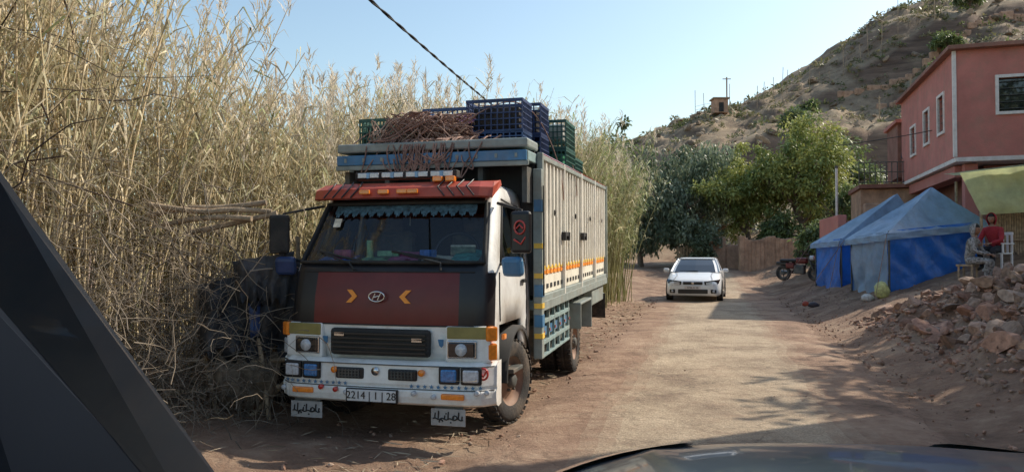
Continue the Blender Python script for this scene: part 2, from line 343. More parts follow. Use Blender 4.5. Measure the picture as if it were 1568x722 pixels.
# ---------------------------------------------------------------- reeds
LM=leafmat('reed_leaf',.32)
def hprof(y): return np.interp(y,[5,7,8.2,9.5,11.5,14,17,25],[5.2,5.0,4.1,3.5,3.9,4.7,4.9,4.9])
def reeds(name,n,front,depth,greenf,nl=22,hs=1.0):
    t=rng.random(n);fx=np.interp(t*(len(front)-1),np.arange(len(front)),[f[0] for f in front]);fy=np.interp(t*(len(front)-1),np.arange(len(front)),[f[1] for f in front])
    d=rng.random(n)**1.2*depth
    bx=fx-d*.92+rng.normal(0,.08,n);by=fy+d*.38+rng.normal(0,.08,n)
    clump=vnoise(bx*1.5,by*1.5)
    H=hprof(fy)*hs*(.60+.26*rng.random(n)+.26*clump)+.05*d
    lean=rng.normal(0,.08,(n,2));lean[:,0]+=.03;bend=rng.normal(0,.10,(n,2));bend[:,0]+=.05
    K=6;tt=np.linspace(0,1,K)
    P=np.zeros((n,K,3))
    P[:,:,0]=bx[:,None]+H[:,None]*(lean[:,0:1]*tt+bend[:,0:1]*tt**2.5)
    P[:,:,1]=by[:,None]+H[:,None]*(lean[:,1:2]*tt+bend[:,1:2]*tt**2.5)
    P[:,:,2]=hz(bx,by)[:,None]+H[:,None]*tt*(1-.04*tt)
    rad=(.0155-.011*tt)[None]*rng.uniform(.7,1.25,(n,1))
    g=np.clip(greenf(bx,by)+rng.normal(0,.16,n),0,1)[:,None]
    dry=np.array([.80,.67,.44]);grn=np.array([.36,.41,.16])
    br=rng.uniform(.6,1.12,(n,1))
    col=(dry*(1-g)+grn*g)*br
    parts=[strands(P,rad,col)]
    ti=rng.uniform(.32,1,(n,nl))**.85
    seg=np.clip((ti*(K-1)).astype(int),0,K-2);f=ti*(K-1)-seg
    idx=np.arange(n)[:,None]
    LP=(P[idx,seg]*(1-f[...,None])+P[idx,seg+1]*f[...,None]).reshape(-1,3)
    N=len(LP);az=rng.random(N)*6.283;elv=rng.uniform(.35,1.35,N)
    D=np.stack([np.cos(az)*np.cos(elv),np.sin(az)*np.cos(elv),np.sin(elv)],1)
    L=rng.uniform(.22,.55,N);W=rng.uniform(.010,.030,N)
    gl=np.clip(np.repeat(g,nl,0)+rng.normal(0,.22,(N,1))+.14*(ti.reshape(-1,1)-.4),0,1)
    lc=(np.array([.84,.72,.50])*(1-gl)+np.array([.33,.41,.15])*gl)*rng.uniform(.55,1.1,(N,1))
    parts.append(leaves(LP,D,L,W,lc,rng.uniform(.4,2.0,N)))
    k=rng.random(n)<.30;tip=P[k,-1];q=28;m_=len(tip)
    if m_:
        tp=np.repeat(tip,q,0)+np.stack([rng.normal(0,.02,m_*q),rng.normal(0,.02,m_*q),rng.uniform(-.1,.32,m_*q)],1)
        a=rng.random(m_*q)*6.283;D=np.stack([np.cos(a)*.4,np.sin(a)*.4,np.full(m_*q,.9)],1)
        parts.append(leaves(tp,D,rng.uniform(.10,.22,m_*q),rng.uniform(.010,.020,m_*q),np.array([.80,.70,.55])*rng.uniform(.7,1.1,(m_*q,1)),rng.uniform(.2,1,m_*q)))
    v,f_,c=merge(parts);return quadmesh(name,v,f_,c,LM)
front=[(-4.7,4.6),(-4.1,6.2),(-3.2,8.6),(-2.2,11),(-1.0,13.5),(.4,16.5),(2.0,20),(3.7,24.6)]
reeds('reed_thicket',2800,front,3.1,lambda x,y:.08+.5*sm(15,22,y),15)
reeds('reed_thicket',400,[(.9,17.5),(2.2,20.3),(3.9,24.4)],1.2,lambda x,y:.6+0*x,30)
def tangle(n,c,s,colr,L=(.3,1.1),r=.006):
    P=np.zeros((n,6,3));st=np.array(c)+rng.normal(0,1,(n,3))*np.array(s);st[:,2]=np.abs(st[:,2])
    d=rng.normal(0,1,(n,3));d[:,2]+=.35;d/=np.linalg.norm(d,axis=1,keepdims=True);l=rng.uniform(*L,n)
    P[:,0]=st
    for k in range(1,6):
        P[:,k]=P[:,k-1]+d*(l/5)[:,None];d=d+rng.normal(0,.25,(n,3));d[:,2]-=.1;d/=np.linalg.norm(d,axis=1,keepdims=True)
    P[:,:,2]=np.maximum(P[:,:,2],.02)
    rad=np.linspace(1,.35,6)[None]*rng.uniform(.4,1.3,(n,1))*r
    return strands(P,rad,np.array(colr)*rng.uniform(.4,1.3,(n,1)))
parts=[tangle(3000,(-3.6,6.5,.4),(.65,.9,.75),(.25,.205,.155),(.2,.7),.0045),tangle(1300,(-3.1,7.8,.5),(.55,.6,.8),(.25,.205,.155),(.2,.7),.0045),
 tangle(420,(-3.9,6.2,1.7),(.6,.9,.5),(.27,.22,.16),(.4,1.1),.005),tangle(500,(-2.0,10.5,.5),(.9,1.6,.8),(.32,.27,.18),(.3,.9),.005),
 tangle(45,(-4.3,5.9,3.0),(.4,.6,.7),(.10,.07,.055),(1.0,2.0),.008),
 tangle(520,(-2.75,6.85,.25),(.38,.12,.45),(.22,.18,.135),(.15,.6),.0055),tangle(70,(-2.9,6.8,1.45),(.35,.15,.25),(.24,.19,.14),(.3,.8),.007)]
nl_=2200;yy=rng.uniform(4.5,24,nl_);uu=-2.0-rng.exponential(.8,nl_);xx=roadx(yy)+uu/.965
a=rng.random(nl_)*6.28;parts.append(leaves(np.stack([xx,yy,hz(xx,yy)+.015],1),np.stack([np.cos(a),np.sin(a),0*a+.05],1),rng.uniform(.05,.2,nl_),rng.uniform(.005,.013,nl_),np.array([.45,.36,.25])*rng.uniform(.5,1.1,(nl_,1)),np.zeros(nl_)))
v,f,c=merge(parts);quadmesh('dry_brush',v,f,c,leafmat('brush',.0,.9))
# ---------------------------------------------------------------- trees
BK=mat('bark',(.16,.12,.09),.95,var=.35,scale=8,bump=.5,bscale=20)
TL=leafmat('tree_leaf',.33,.5)
def tree(name,loc,h,rad,colA,colB,clumps=70,lpc=150,ls=.14,crown_lo=.25,droop=.5,trunk=.18):
    e=empty(name,loc)
    paths=[]
    def grow(p,d,l,r,lev):
        pts=[p]
        for k in range(4):
            d=(d+Vector(rng.normal(0,.13,3))).normalized();pts.append(pts[-1]+d*l/4)
        paths.append((pts,r,lev))
        if lev<3:
            for q in range(3 if lev else 5):
                t=random.uniform(.45,1);b=pts[int(t*4)];a=random.random()*6.28
                nd=(d*.55+Vector((math.cos(a),math.sin(a),.25))*.8).normalized();grow(b,nd,l*.62,r*.55,lev+1)
    grow(Vector((0,0,-.2)),Vector((0,0,1)),h*.5,trunk,0)
    PP=np.array([[list(q) for q in p[0]] for p in paths]);RR=np.array([[p[1]*(1-.12*k) for k in range(5)] for p in paths])
    lim=h*.93/max(PP[:,:,2].max(),.1)
    if lim<1: PP[:,:,2]*=lim
    v,f,c=strands(PP,RR,np.ones((len(PP),3)),6);quadmesh('trunk_and_limbs',v,f,None,BK,e,True)
    cz=h*(1+crown_lo)/2;hh=h*(1-crown_lo)/2
    q=rng.normal(0,1,(clumps,3));q/=np.linalg.norm(q,axis=1,keepdims=True);q*=(rng.random((clumps,1))**.4)*rng.uniform(.75,1.15,(clumps,1))
    cc=q*np.array([rad,rad,hh])*.9+np.array([0,0,cz])
    tips=PP[RR[:,0]<trunk*.4][:,-1];k=min(len(tips),clumps//4)
    if k: cc[:k]=tips[:k]
    cr=rng.uniform(.10,.27,clumps)*rad+.10
    n=clumps*lpc;ci=np.repeat(np.arange(clumps),lpc)
    o=rng.normal(0,1,(n,3));o/=np.linalg.norm(o,axis=1,keepdims=True);o*=rng.random((n,1))**.5*rng.uniform(.6,1.35,(n,1))
    LP=cc[ci]+o*cr[ci][:,None]*np.array([1,1,.75+.35*droop])
    LP[:,2]=np.maximum(LP[:,2],.15)
    D=o+rng.normal(0,.6,(n,3));D[:,2]-=droop;D/=np.linalg.norm(D,axis=1,keepdims=True)
    mixv=np.clip(rng.random(clumps)[ci]+rng.normal(0,.2,n),0,1)[:,None]
    col=(np.array(colA)*(1-mixv)+np.array(colB)*mixv)*rng.uniform(.7,1.25,(n,1))
    v,f,c=leaves(LP,D,rng.uniform(.7,1.5,n)*ls*1.5,rng.uniform(.5,1,n)*ls,col,np.full(n,droop))
    quadmesh('foliage',v,f,c,TL,e);return e
def tl(x,y): return (x,y,h1(x,y)-.05)
dk=(.095,.13,.065);gr=(.20,.26,.085);yg=(.43,.44,.13);gg=(.28,.33,.22)
tree('pepper_tree',tl(9.9,42),7.8,2.7,dk,gg,85,150,.13,.02,1.6)
tree('pepper_tree',tl(12.2,45),8.0,2.7,dk,gg,60,120,.15,.05,1.4)
tree('poplar_tree',tl(13.2,40.5),7.2,2.1,gr,yg,80,140,.12,.1,.3)
tree('walnut_tree',tl(15.6,39),7.6,2.7,gr,yg,120,150,.12,.06,.4)
tree('walnut_tree',tl(18.2,42),6.8,2.7,dk,gr,65,120,.14,.05,.4)
tree('poplar_tree',tl(5.0,35),7.6,1.5,dk,gr,40,110,.13,.2,.4)
tree('pepper_tree',tl(7.0,40),5.6,2.4,dk,gg,55,120,.15,.0,1.5)
tree('shrub',tl(9.2,38.5),3.0,1.7,dk,gg,45,120,.12,.0,.6,.07)
tree('shrub',tl(13.6,37.6),2.8,1.4,dk,gr,40,120,.12,.0,.6,.07)
tree('shrub',tl(16.6,36),3.8,1.6,dk,gr,45,120,.12,.0,.6,.07)
tree('shrub',tl(13.0,31.5),2.4,1.0,dk,gr,35,100,.1,.0,.6,.05)
tree('shrub',tl(20.5,48),4.5,2.2,dk,gr,45,90,.16,.0,.6,.08)
for (x,y,h_,r_) in((44,74,2.6,1.6),(41,70,1.8,1.3),(50,80,2.6,1.8),(47,68,1.6,1.2),(30,74,1.8,1.2),(24,62,2.2,1.5),(34,60,2.0,1.5),(28,57,2.4,1.7),(20,56,2.6,1.8)):
    tree('hillside_bush',tl(x,y),h_,r_,dk,gr,20,60,.22,.0,.3,.07)
tree('olive_tree',(13.3,13.9,2.0),7.0,2.2,dk,gg,46,80,.17,.35,.4)
tree('olive_tree',(12.6,10.8,2.0),7.4,2.4,dk,gg,42,80,.17,.4,.4)
tree('olive_tree',(16.6,17.2,2.5),5.6,1.9,dk,gg,30,80,.17,.35,.4)
HB=empty('unseen_shade_house',(8.2,9.5,0),R(-15));box('walls',(6,10,7.7),(3,-5,3.95),M['pink'],HB);box('roof_slab',(6.3,10.3,.15),(3,-5,7.88),M['wtrim'],HB)  # unseen house, added off to the right to throw shade over the near road
for k in range(3):
    for z in(2.6,5.8):
        box('window_frame',(.08,1.2,1.2),(-.01,-1.8-2.9*k,z),M['wtrim'],HB);box('window_glass',(.06,1.0,1.0),(-.03,-1.8-2.9*k,z),M['dglass'],HB)
nS=3000;sx=rng.uniform(8,95,nS);sy=rng.uniform(49,94,nS);keep=vnoise(sx*.15,sy*.15)+rng.random(nS)*.6+.15*sm(62,50,sy)>.60;sx=sx[keep];sy=sy[keep];nS=len(sx)
sz=hz(sx,sy);szz=rng.uniform(.15,.6,nS)*np.where(rng.random(nS)<.15,1.9,1)
lp=30;ci=np.repeat(np.arange(nS),lp);o=rng.normal(0,1,(nS*lp,3));o/=np.linalg.norm(o,axis=1,keepdims=True);o*=rng.random((nS*lp,1))**.4;o[:,2]=np.abs(o[:,2])*.75
LP=np.stack([sx,sy,sz],1)[ci]+o*szz[ci][:,None]
D=o+rng.normal(0,.5,o.shape);D/=np.linalg.norm(D,axis=1,keepdims=True)
mv=rng.random(nS)[ci][:,None];col=(np.array([.12,.15,.06])*(1-mv)+np.array([.27,.24,.13])*mv)*rng.uniform(.7,1.2,(nS*lp,1))
v,f,c=leaves(LP,D,szz[ci]*rng.uniform(.35,.7,nS*lp),szz[ci]*rng.uniform(.15,.35,nS*lp),col,np.full(nS*lp,.2));quadmesh('hillside_shrubs',v,f,c,TL)
bx=rng.uniform(12,80,700);by=rng.uniform(52,88,700);bsz=.1+.5*rng.random(700)**3
rocks('hillside_rocks',np.stack([bx,by,hz(bx,by)],1),bsz,np.array([.30,.22,.15])*rng.uniform(.5,1.2,(700,1)),.25)
# dry stone terrace walls across the slope
for q,(y0,xa,xb) in enumerate(((71,36,60),(76,34,64),(66,40,58))):
    L=[];x=xa
    while x<xb:
        w_=rng.uniform(.5,1.1);yy_w=y0+1.5*math.sin(x*.25+q);L.append(((x,yy_w,h1(x,yy_w)+.15),(w_*1.02,.4,rng.uniform(.6,.95))));x+=w_
    multibox('terrace_stone_wall',L,M['mud'],None,bevel=.08)
fp=[]
for k in range(26):
    x=20+k*1.05+rng.normal(0,.2);y=80+rng.normal(0,.6);z=h1(x,y);hgt=rng.uniform(1,3.0) if k%3 else rng.uniform(2.5,4.2)
    fp.append([(x,y,z-.2),(x+rng.normal(0,.12),y,z+hgt)])
fe=empty('hilltop_fence',(0,0,0));tube('stakes',fp,.03,M['wood'],fe)
tube('wires',[[tuple(Vector(a[0])+Vector((0,0,.9))) for a in fp],[tuple(Vector(a[0])+Vector((0,0,1.3))) for a in fp]],.015,M['dryw'],fe)
hx,hy=22.6,80;hh=empty('stone_hut',(hx,hy,h1(hx,hy)));box('wall',(1.5,1.4,1.5),(0,0,.7),M['mud'],hh,bevel=.05);box('roof',(1.8,1.7,.15),(0,0,1.53),M['wood'],hh);box('door',(.5,.05,1),(0,-.72,.55),M['matte'],hh)
pp=empty('utility_pole',(23.4,80,h1(23.4,80)));cyl('post',.08,4.2,(0,0,2),M['wood'],pp,n=8);box('crossarm',(.9,.08,.08),(0,0,3.9),M['wood'],pp)
for (x,y,t_) in((45,78,3.5),(38,70,2.5),(33,66,2.5)):
    q=empty('utility_pole',(x,y,h1(x,y)));cyl('post',.06,t_,(0,0,t_/2),M['wood'],q,n=8);box('crossarm',(.4,.06,.06),(0,0,t_-.2),M['wood'],q)
# ---------------------------------------------------------------- house
HA=R(-18)
H=empty('red_house',(13.25,22.0,0),HA)
zb=4.45;zt=7.65
def wall_with_windows(name,along,fixed,a0,a1,z0,z1,wins,m,parent,th=.22,sgn=1):
    L=[];cuts=sorted(wins);cur=a0
    def add(p,q,c,d):
        if q-p<.01 or d-c<.01:return
        ce=((p+q)/2,fixed,(c+d)/2) if along=='x' else (fixed,(p+q)/2,(c+d)/2)
        s=(q-p,th,d-c) if along=='x' else (th,q-p,d-c);L.append((ce,s))
    for (p,q,c,d) in cuts:
        add(cur,p,z0,z1);add(p,q,z0,c);add(p,q,d,z1);cur=q
    add(cur,a1,z0,z1);multibox(name,L,m,parent)
    for n_,(p,q,c,d) in enumerate(cuts):
        fw=.09
        def bx(nm,a,b_,e_,f_,dd,t,mm):
            ce=((a+b_)/2,fixed+dd,(e_+f_)/2) if along=='x' else (fixed+dd,(a+b_)/2,(e_+f_)/2)
            s=(b_-a,t,f_-e_) if along=='x' else (t,b_-a,f_-e_);box(nm,s,ce,mm,parent,bevel=.005)
        dd=-th/2*1
        bx('window_frame',p-fw,p,c-fw,d+fw,dd,.08,M['wtrim']);bx('window_frame',q,q+fw,c-fw,d+fw,dd,.08,M['wtrim'])
        bx('window_frame',p,q,d,d+fw,dd,.08,M['wtrim']);bx('window_sill',p,q,c-fw,c,dd,.12,M['wtrim'])
        bx('window_glass',p,q,c,d,.03,.02,M['dglass']);bx('window_mullion',(p+q)/2-.03,(p+q)/2+.03,c,d,0,.05,M['matte'])
        for kk in range(5):
            zz=c+(d-c)*(kk+.5)/5;bx('window_grille',p,q,zz-.010,zz+.010,-.04,.02,M['chassis'])
wall_with_windows('front_wall','x',.11,.22,9,zb,zt,[(1.15,2.9,5.75,6.75),(4.6,6.0,5.75,6.75)],M['pink'],H)
wall_with_windows('side_wall','y',.11,0,8.0,zb,zt,[(1.25,2.0,5.45,6.6),(3.3,4.05,5.4,6.5),(5.5,6.3,5.3,6.3)],M['pink'],H)
box('back_wall',(9,.2,zt-zb),(4.5,8.1,(zb+zt)/2),M['pink'],H)
box('roof_slab',(9.4,8.6,.12),(4.5,4.05,zt+.062),M['pinkd'],H);box('floor_slab',(9.1,8.1,.13),(4.55,4.02,zb-.068),M['wtrim'],H)
box('corner_trim',(.10,.10,zt-zb-.02),(0,0,(zb+zt)/2),M['wtrim'],H)
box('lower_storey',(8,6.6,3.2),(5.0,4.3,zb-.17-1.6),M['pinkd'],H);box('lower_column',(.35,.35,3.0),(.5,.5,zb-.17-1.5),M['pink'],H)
box('bracket',(.5,6.9,.35),(.4,4.2,zb-.35),M['pink'],H)
box('lower_door',(.9,.06,2.0),(2.2,.97,2.9),M['matte'],H)
box('interior',(8,7,.05),(4.5,4,zb+.1),M['matte'],H)
A=empty('terrace_house',(14.4,28.6,0),R(-18))
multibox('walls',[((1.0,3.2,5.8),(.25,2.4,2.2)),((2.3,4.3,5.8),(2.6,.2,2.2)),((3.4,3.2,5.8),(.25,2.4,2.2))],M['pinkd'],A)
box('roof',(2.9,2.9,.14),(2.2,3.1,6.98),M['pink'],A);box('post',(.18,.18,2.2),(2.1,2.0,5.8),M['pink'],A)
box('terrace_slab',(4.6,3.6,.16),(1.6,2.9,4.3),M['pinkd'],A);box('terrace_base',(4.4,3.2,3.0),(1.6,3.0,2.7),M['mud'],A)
rl=[[(-.7,1.1,4.4+z),(3.9,1.1,4.4+z)] for z in (.05,.45,.85)]+[[(-.7+k*.2,1.1,4.4),(-.7+k*.2,1.1,5.25)] for k in range(24)]
tube('railing',rl,.018,M['chassis'],A)
box('curtain_panel',(.9,.05,1.6),(1.65,2.2,5.5),M['matte'],A)
W=empty('mud_wall',(13.9,36.2,0),R(-4));wl=[]
for k in range(26):
    x=-2.6+k*.19;hh_=1.35+.5*float(fbm(k*.4,2.));wl.append(((x,.05*math.sin(k*1.1),.7+hh_/2),(.20,.42+.03*math.sin(k*2),hh_+.6)))
multibox('wall',wl,M['mud'],W,bevel=.03)
W=empty('mud_wall',(11.0,38.4,0),R(6));multibox('wall',[((-.4,0,1.5),(.9,.5,1.9)),((.45,.05,1.3),(.75,.45,1.5))],M['mud'],W,bevel=.07)
G=empty('plank_fence',(9.6,38.3,.8));multibox('planks',[((-1.0+k*.16,.02*(k%3),.55+.04*math.sin(k*3)),(.12,.03,1.2+.1*math.sin(k*5))) for k in range(9)],M['wood'],G)
W=empty('plaster_wall',(11.9,27,0),R(-14));box('wall',(.3,4,2.5),(0,1,1.7),M['pink'],W,bevel=.03);box('wall_front',(2.2,.25,2.3),(1.27,-.9,1.6),M['pinkd'],W,bevel=.03)
W=empty('retaining_wall',(14.0,26.6,0),R(-14));box('wall',(3.6,.3,2.2),(.6,0,2.3),M['mud'],W,bevel=.04)
P=empty('metal_post',(13.0,29.5,h1(13,29.5)));cyl('post',.05,4.3,(0,0,2.1),M['wtrim'],P,n=10);cyl('cap',.07,.1,(0,0,4.28),M['chassis'],P,n=10)
# ---------------------------------------------------------------- tents
def clothmat(name,c,trans=.25):
    m=mat(name,c,.4,var=.15,scale=3,bump=.5,bscale=6,dirt=.2)
    nt=m.node_tree;b=nt.nodes['Principled BSDF'];src=b.inputs['Base Color'].links[0].from_socket
    t=nt.nodes.new('ShaderNodeBsdfTranslucent');nt.links.new(src,t.inputs[0]);mx=nt.nodes.new('ShaderNodeMixShader');mx.inputs[0].default_value=trans
    nt.links.new(b.outputs[0],mx.inputs[1]);nt.links.new(t.outputs[0],mx.inputs[2]);nt.links.new(mx.outputs[0],nt.nodes['Material Output'].inputs[0]);return m
CB=clothmat('blue_tarp',(.035,.22,.74),.35);CL=clothmat('pale_blue_tarp',(.34,.50,.68),.35);CG=clothmat('green_tarp',(.58,.62,.33),.4)
def patch(name,a,b,c,d,m,parent,n=18,wr=.04,sag=0,fold=0,ragged=0):
    a,b,c,d=map(Vector,(a,b,c,d));nrm=(b-a).cross(d-a).normalized();V=[];F=[]
    for i in range(n+1):
        for j in range(n+1):
            s=i/n;t=j/n
            if ragged: t=t*(1-ragged*abs(math.sin(s*17)+.6*math.sin(s*41+1)))
            p=a.lerp(b,s).lerp(d.lerp(c,s),t)
            w=wr*float(fbm(p.x*1.7+p.z,p.y*1.7+p.z*1.3,4))*3*min(1,4*min(s,1-s,max(t,0),max(1-t,0))+.3)
            w+=fold*math.sin(s*22+2*math.sin(t*3))*(.3+t)
            p=p+nrm*w+Vector((0,0,-sag*math.sin(math.pi*s)*math.sin(math.pi*t)));V.append(p)
    for i in range(n):
        for j in range(n): k=i*(n+1)+j;F.append((k,k+1,k+n+2,k+n+1))
    return meshobj(name,V,F,m,parent,smooth=True)
def tent(name,A_,B_,C_,D_,ez,pk,roofm,wallm,sidem):
    e=empty(name)
    g=[Vector((p[0],p[1],h1(p[0],p[1])-.05)) for p in (A_,B_,D_,C_)]
    c=sum(g,Vector())/4
    t=[Vector((p[0],p[1],z)) for p,z in zip((A_,B_,D_,C_),ez)]
    t2=[v+(v-Vector((c.x,c.y,v.z))).normalized()*.18+Vector((0,0,-.08)) for v in t]
    pk=Vector(pk)
    for k in range(4):
        q=(k+1)%4
        patch('wall_panel',t[k],t[q],g[q],g[k],[wallm,wallm,wallm,sidem][k],e,wr=.13,fold=.035,n=30)
        patch('roof_panel',t2[k],t2[q],pk+Vector((.02,0,0)),pk,roofm,e,wr=.08,sag=.22,n=24)
        patch('roof_valance',t2[k],t2[q],t2[q]+Vector((0,0,-.16)),t2[k]+Vector((0,0,-.16)),roofm,e,wr=.03,fold=.02,n=14)
        cyl('pole',.025,t[k].z-g[k].z,((t[k].x+g[k].x)/2,(t[k].y+g[k].y)/2,(t[k].z+g[k].z)/2),M['chassis'],e,n=8)
        tube('guy_rope',[t2[k],t2[k]+(t2[k]-Vector((c.x,c.y,t2[k].z))).normalized()*1.0+Vector((0,0,-1.5))],.008,M['rope'],e)
    return e
tent('blue_tent',(9.45,18.5),(12.6,19.7),(9.75,21.2),(12.9,22.4),[2.15,2.45,2.45,2.05],(11.6,20.4,3.4),CL,CB,CL)
tent('blue_tent',(10.35,23.2),(13.2,24.2),(10.7,26),(13.6,26.8),[2.05,2.5,2.5,2.0],(12.75,24.4,3.55),CL,CB,CB)
S=empty('market_stall',(.55,.95,.12))
a,b_,c_,d_=(10.6,17.0,3.35),(14.5,16.2,3.75),(15,19.4,4.1),(11.6,19.8,3.7)
patch('canopy_roof',a,b_,c_,d_,CG,S,sag=.15)
patch('canopy_drape',(10.35,16.98,3.42),(14.5,16.15,3.84),(14.4,16.1,2.6),(10.85,16.95,2.4),CG,S,fold=.035,wr=.16,n=28)
for q in ((10.9,17.1),(14.3,16.4),(11.8,19.6)): g=h1(*q)-.1;cyl('pole',.035,3.5-g,(q[0]+.1,q[1]+.1,(3.45+g)/2),M['wood'],S,n=8)
multibox('reed_panel',[((11.5+k*.055,17.55-.012*k,2.1+.03*math.sin(k*2.3)),(.04,.03,1.25)) for k in range(54)],M['wood'],S)
tube('panel_rail',[[(11.4,17.5,1.8),(14.5,16.85,1.8)],[(11.4,17.5,2.5),(14.5,16.85,2.5)]],.02,M['wood'],S)
# ---------------------------------------------------------------- people
def person(name,loc,rz,J,rad,edges,mats,segm,headp,headdir=0,hood=None,hands=(),hm=None):
    e=empty(name,loc,rz);ks=list(J)
    me=bpy.data.meshes.new('tmp');me.from_pydata([J[k] for k in ks],[(ks.index(a),ks.index(b)) for a,b in edges],[])
    o=bpy.data.objects.new('tmp',me);link(o);o.modifiers.new('s','SKIN')
    for i,k in enumerate(ks):
        s=me.skin_vertices[0].data[i];r=rad[k];s.radius=r if isinstance(r,tuple) else (r,r);s.use_root=(i==0)
    sb=o.modifiers.new('ss','SUBSURF');sb.levels=2;sb.render_levels=2
    dg=bpy.context.evaluated_depsgraph_get();m2=bpy.data.meshes.new_from_object(o.evaluated_get(dg));bpy.data.objects.remove(o)
    m2.materials.clear()
    for m in mats:m2.materials.append(m)
    for pl in m2.polygons:
        c=pl.center;best=9;bi=0
        for (a,b) in edges:
            A1=Vector(J[a]);B1=Vector(J[b]);t=max(0,min(1,(c-A1).dot(B1-A1)/max(1e-6,(B1-A1).length_squared)));d=(c-A1.lerp(B1,t)).length
            if d<best:best=d;bi=segm.get((a,b),0)
        pl.material_index=bi;pl.use_smooth=True
    b=bpy.data.objects.new('body',m2);b.parent=e;link(b)
    V=[];F=[];fm=[];n=18;mm=14
    for i in range(mm+1):
        th=math.pi*i/mm
        for j in range(n):
            ph=2*math.pi*j/n;x=math.sin(th)*math.cos(ph);y=math.sin(th)*math.sin(ph);z=math.cos(th)
            X_=.078*x*(1-.18*max(0,-z));Y_=.098*y;Z_=.12*z
            if y<-.6 and abs(x)<.25 and -.35<z<.1: Y_-=.022*(1-abs(x)/.25)
            if y<-.5 and abs(abs(x)-.38)<.16 and -.02<z<.2: Y_+=.012
            if y<-.6 and z<-.75: Y_-=.012
            V.append((X_,Y_,Z_))
    for i in range(mm):
        for j in range(n):
            k=(j+1)%n;F.append((i*n+j,(i+1)*n+j,(i+1)*n+k,i*n+k));v=V[i*n+j];fm.append(1 if (v[2]>.055 or (v[1]>.0 and v[2]>-.07)) else 0)
    hd=meshobj('head',V,F,[M['skin'],hm or M['hair']],e,fm=fm,smooth=True);hd.location=headp;hd.rotation_euler=(R(8),0,headdir)
    for s in(-1,1):
        lathe('eye',[(0.0005,-.008),(.009,-.005),(.011,0),(.009,.005),(.0005,.008)],M['matte'],hd,(s*.03,-.086,.012),n=8)
        lathe('ear',[(0.0005,-.008),(.02,-.004),(.026,0),(.02,.005),(.0005,.008)],M['skin'],hd,(s*.078,.005,.0),n=10)
    box('mouth',(.04,.006,.009),(0,-.093,-.052),M['redlens'],hd,bevel=.002)
    if hood:
        V=[];F=[]
        for i in range(11):
            th=math.pi*i/10
            for j in range(19):
                ph=-math.pi*.16+ (math.pi*1.32)*j/18
                V.append((.10*math.sin(th)*math.cos(ph),.118*math.sin(th)*math.sin(ph)+.01,.142*math.cos(th)-.005-(.03 if i>7 else 0)))
        for i in range(10):
            for j in range(18):k=i*19+j;F.append((k,k+1,k+20,k+19))
        h=meshobj('hood',V,F,hood,hd,smooth=True);s=h.modifiers.new('s','SOLIDIFY');s.thickness=.012
    for hp,dr in hands:
        hp=Vector(hp);dr=Vector(dr).normalized();sd=dr.cross(Vector((0,0,1))).normalized()
        pm=meshobj('palm',boxv((0,0,0),(.08,.09,.03)),CF,M['skin'],e,bevel=.012);pm.location=hp+dr*.04;pm.rotation_euler=(0,0,math.atan2(-dr.x,dr.y))
        for q in range(4):
            o0=hp+dr*.08+sd*(.03-.02*q);l=[.07,.08,.075,.06][q];tube('finger',[o0,o0+dr*l*.45+Vector((0,0,-.005)),o0+dr*l*.75+Vector((0,0,-.025)),o0+dr*l*.8+Vector((0,0,-.045))],.0085,M['skin'],e,smooth=True)
        o0=hp+dr*.03+sd*.04;tube('thumb',[o0,o0+sd*.025+dr*.02,o0+sd*.03+dr*.05],.01,M['skin'],e,smooth=True)
    return e
def seated(name,loc,rz,seat,mats,hood,hd=0,lean=.1,hm=None,kx=.09):
    s=seat
    J={'pel':(0,0,s+.1),'sp':(0,-lean*.4,s+.32),'ch':(0,-lean,s+.50),'nk':(0,-lean-.02,s+.62),'hd':(0,-lean-.03,s+.70)}
    r={'pel':(.17,.13),'sp':(.14,.11),'ch':(.17,.12),'nk':.06,'hd':.05}
    E=[('pel','sp'),('sp','ch'),('ch','nk'),('nk','hd')];sg={('nk','hd'):2,('pel','sp'):0}
    for sx_,n in((-1,'l'),(1,'r')):
        J.update({n+'sh':(sx_*.18,-lean,s+.54),n+'el':(sx_*.25,-lean-.1,s+.29),n+'wr':(sx_*.12,-lean-.30,s+.22),n+'hp':(sx_*.09,-.04,s+.07),n+'kn':(sx_*(kx+.06),-.46,s+.07),n+'an':(sx_*(kx+.03),-.46+.06,.09),n+'to':(sx_*(kx+.05),-.60,.04)})
        r.update({n+'sh':.075,n+'el':.052,n+'wr':.036,n+'hp':.105,n+'kn':.072,n+'an':.048,n+'to':.038})
        for a,b in(('ch',n+'sh'),(n+'sh',n+'el'),(n+'el',n+'wr'),('pel',n+'hp'),(n+'hp',n+'kn'),(n+'kn',n+'an'),(n+'an',n+'to')):
            E.append((a,b));sg[(a,b)]=1 if b[1:] in('hp','kn','an') else (3 if b[1:]=='to' else 0)
    return person(name,loc,rz,J,r,E,mats,sg,(0,-lean-.05,s+.80),hd,hood,[((.12,-lean-.30,s+.22),(-.5,-.9,-.1)),((-.12,-lean-.30,s+.22),(.5,-.9,-.1))],hm)
redc=mat('red_cloth',(.34,.025,.035),.85,var=.2,scale=10);trou=mat('dark_trousers',(.03,.032,.04),.9);patt=mat('patterned_cloth',(.16,.15,.14),.9,var=.8,scale=22,col2=(.52,.50,.48));shoe=mat('shoe',(.03,.025,.02),.6)
gx,gy=11.5,17.5;gz=h1(gx,gy)
seated('seated_man',(gx,gy,gz),R(-62),.44,[redc,trou,M['skin'],shoe],redc,R(20),.16)
wx,wy=10.72,17.35
seated('seated_woman',(wx,wy,h1(wx,wy)-.02),R(40),.38,[patt,patt,M['skin'],shoe],patt,R(-15),.12)
cr=empty('stool',(wx,wy,h1(wx,wy)-.02),R(40));box('seat',(.4,.36,.05),(0,.02,.34),M['wood'],cr);multibox('legs',[((a,b,.16),(.04,.04,.36)) for a in(-.16,.16) for b in(-.13,.15)],M['wood'],cr)
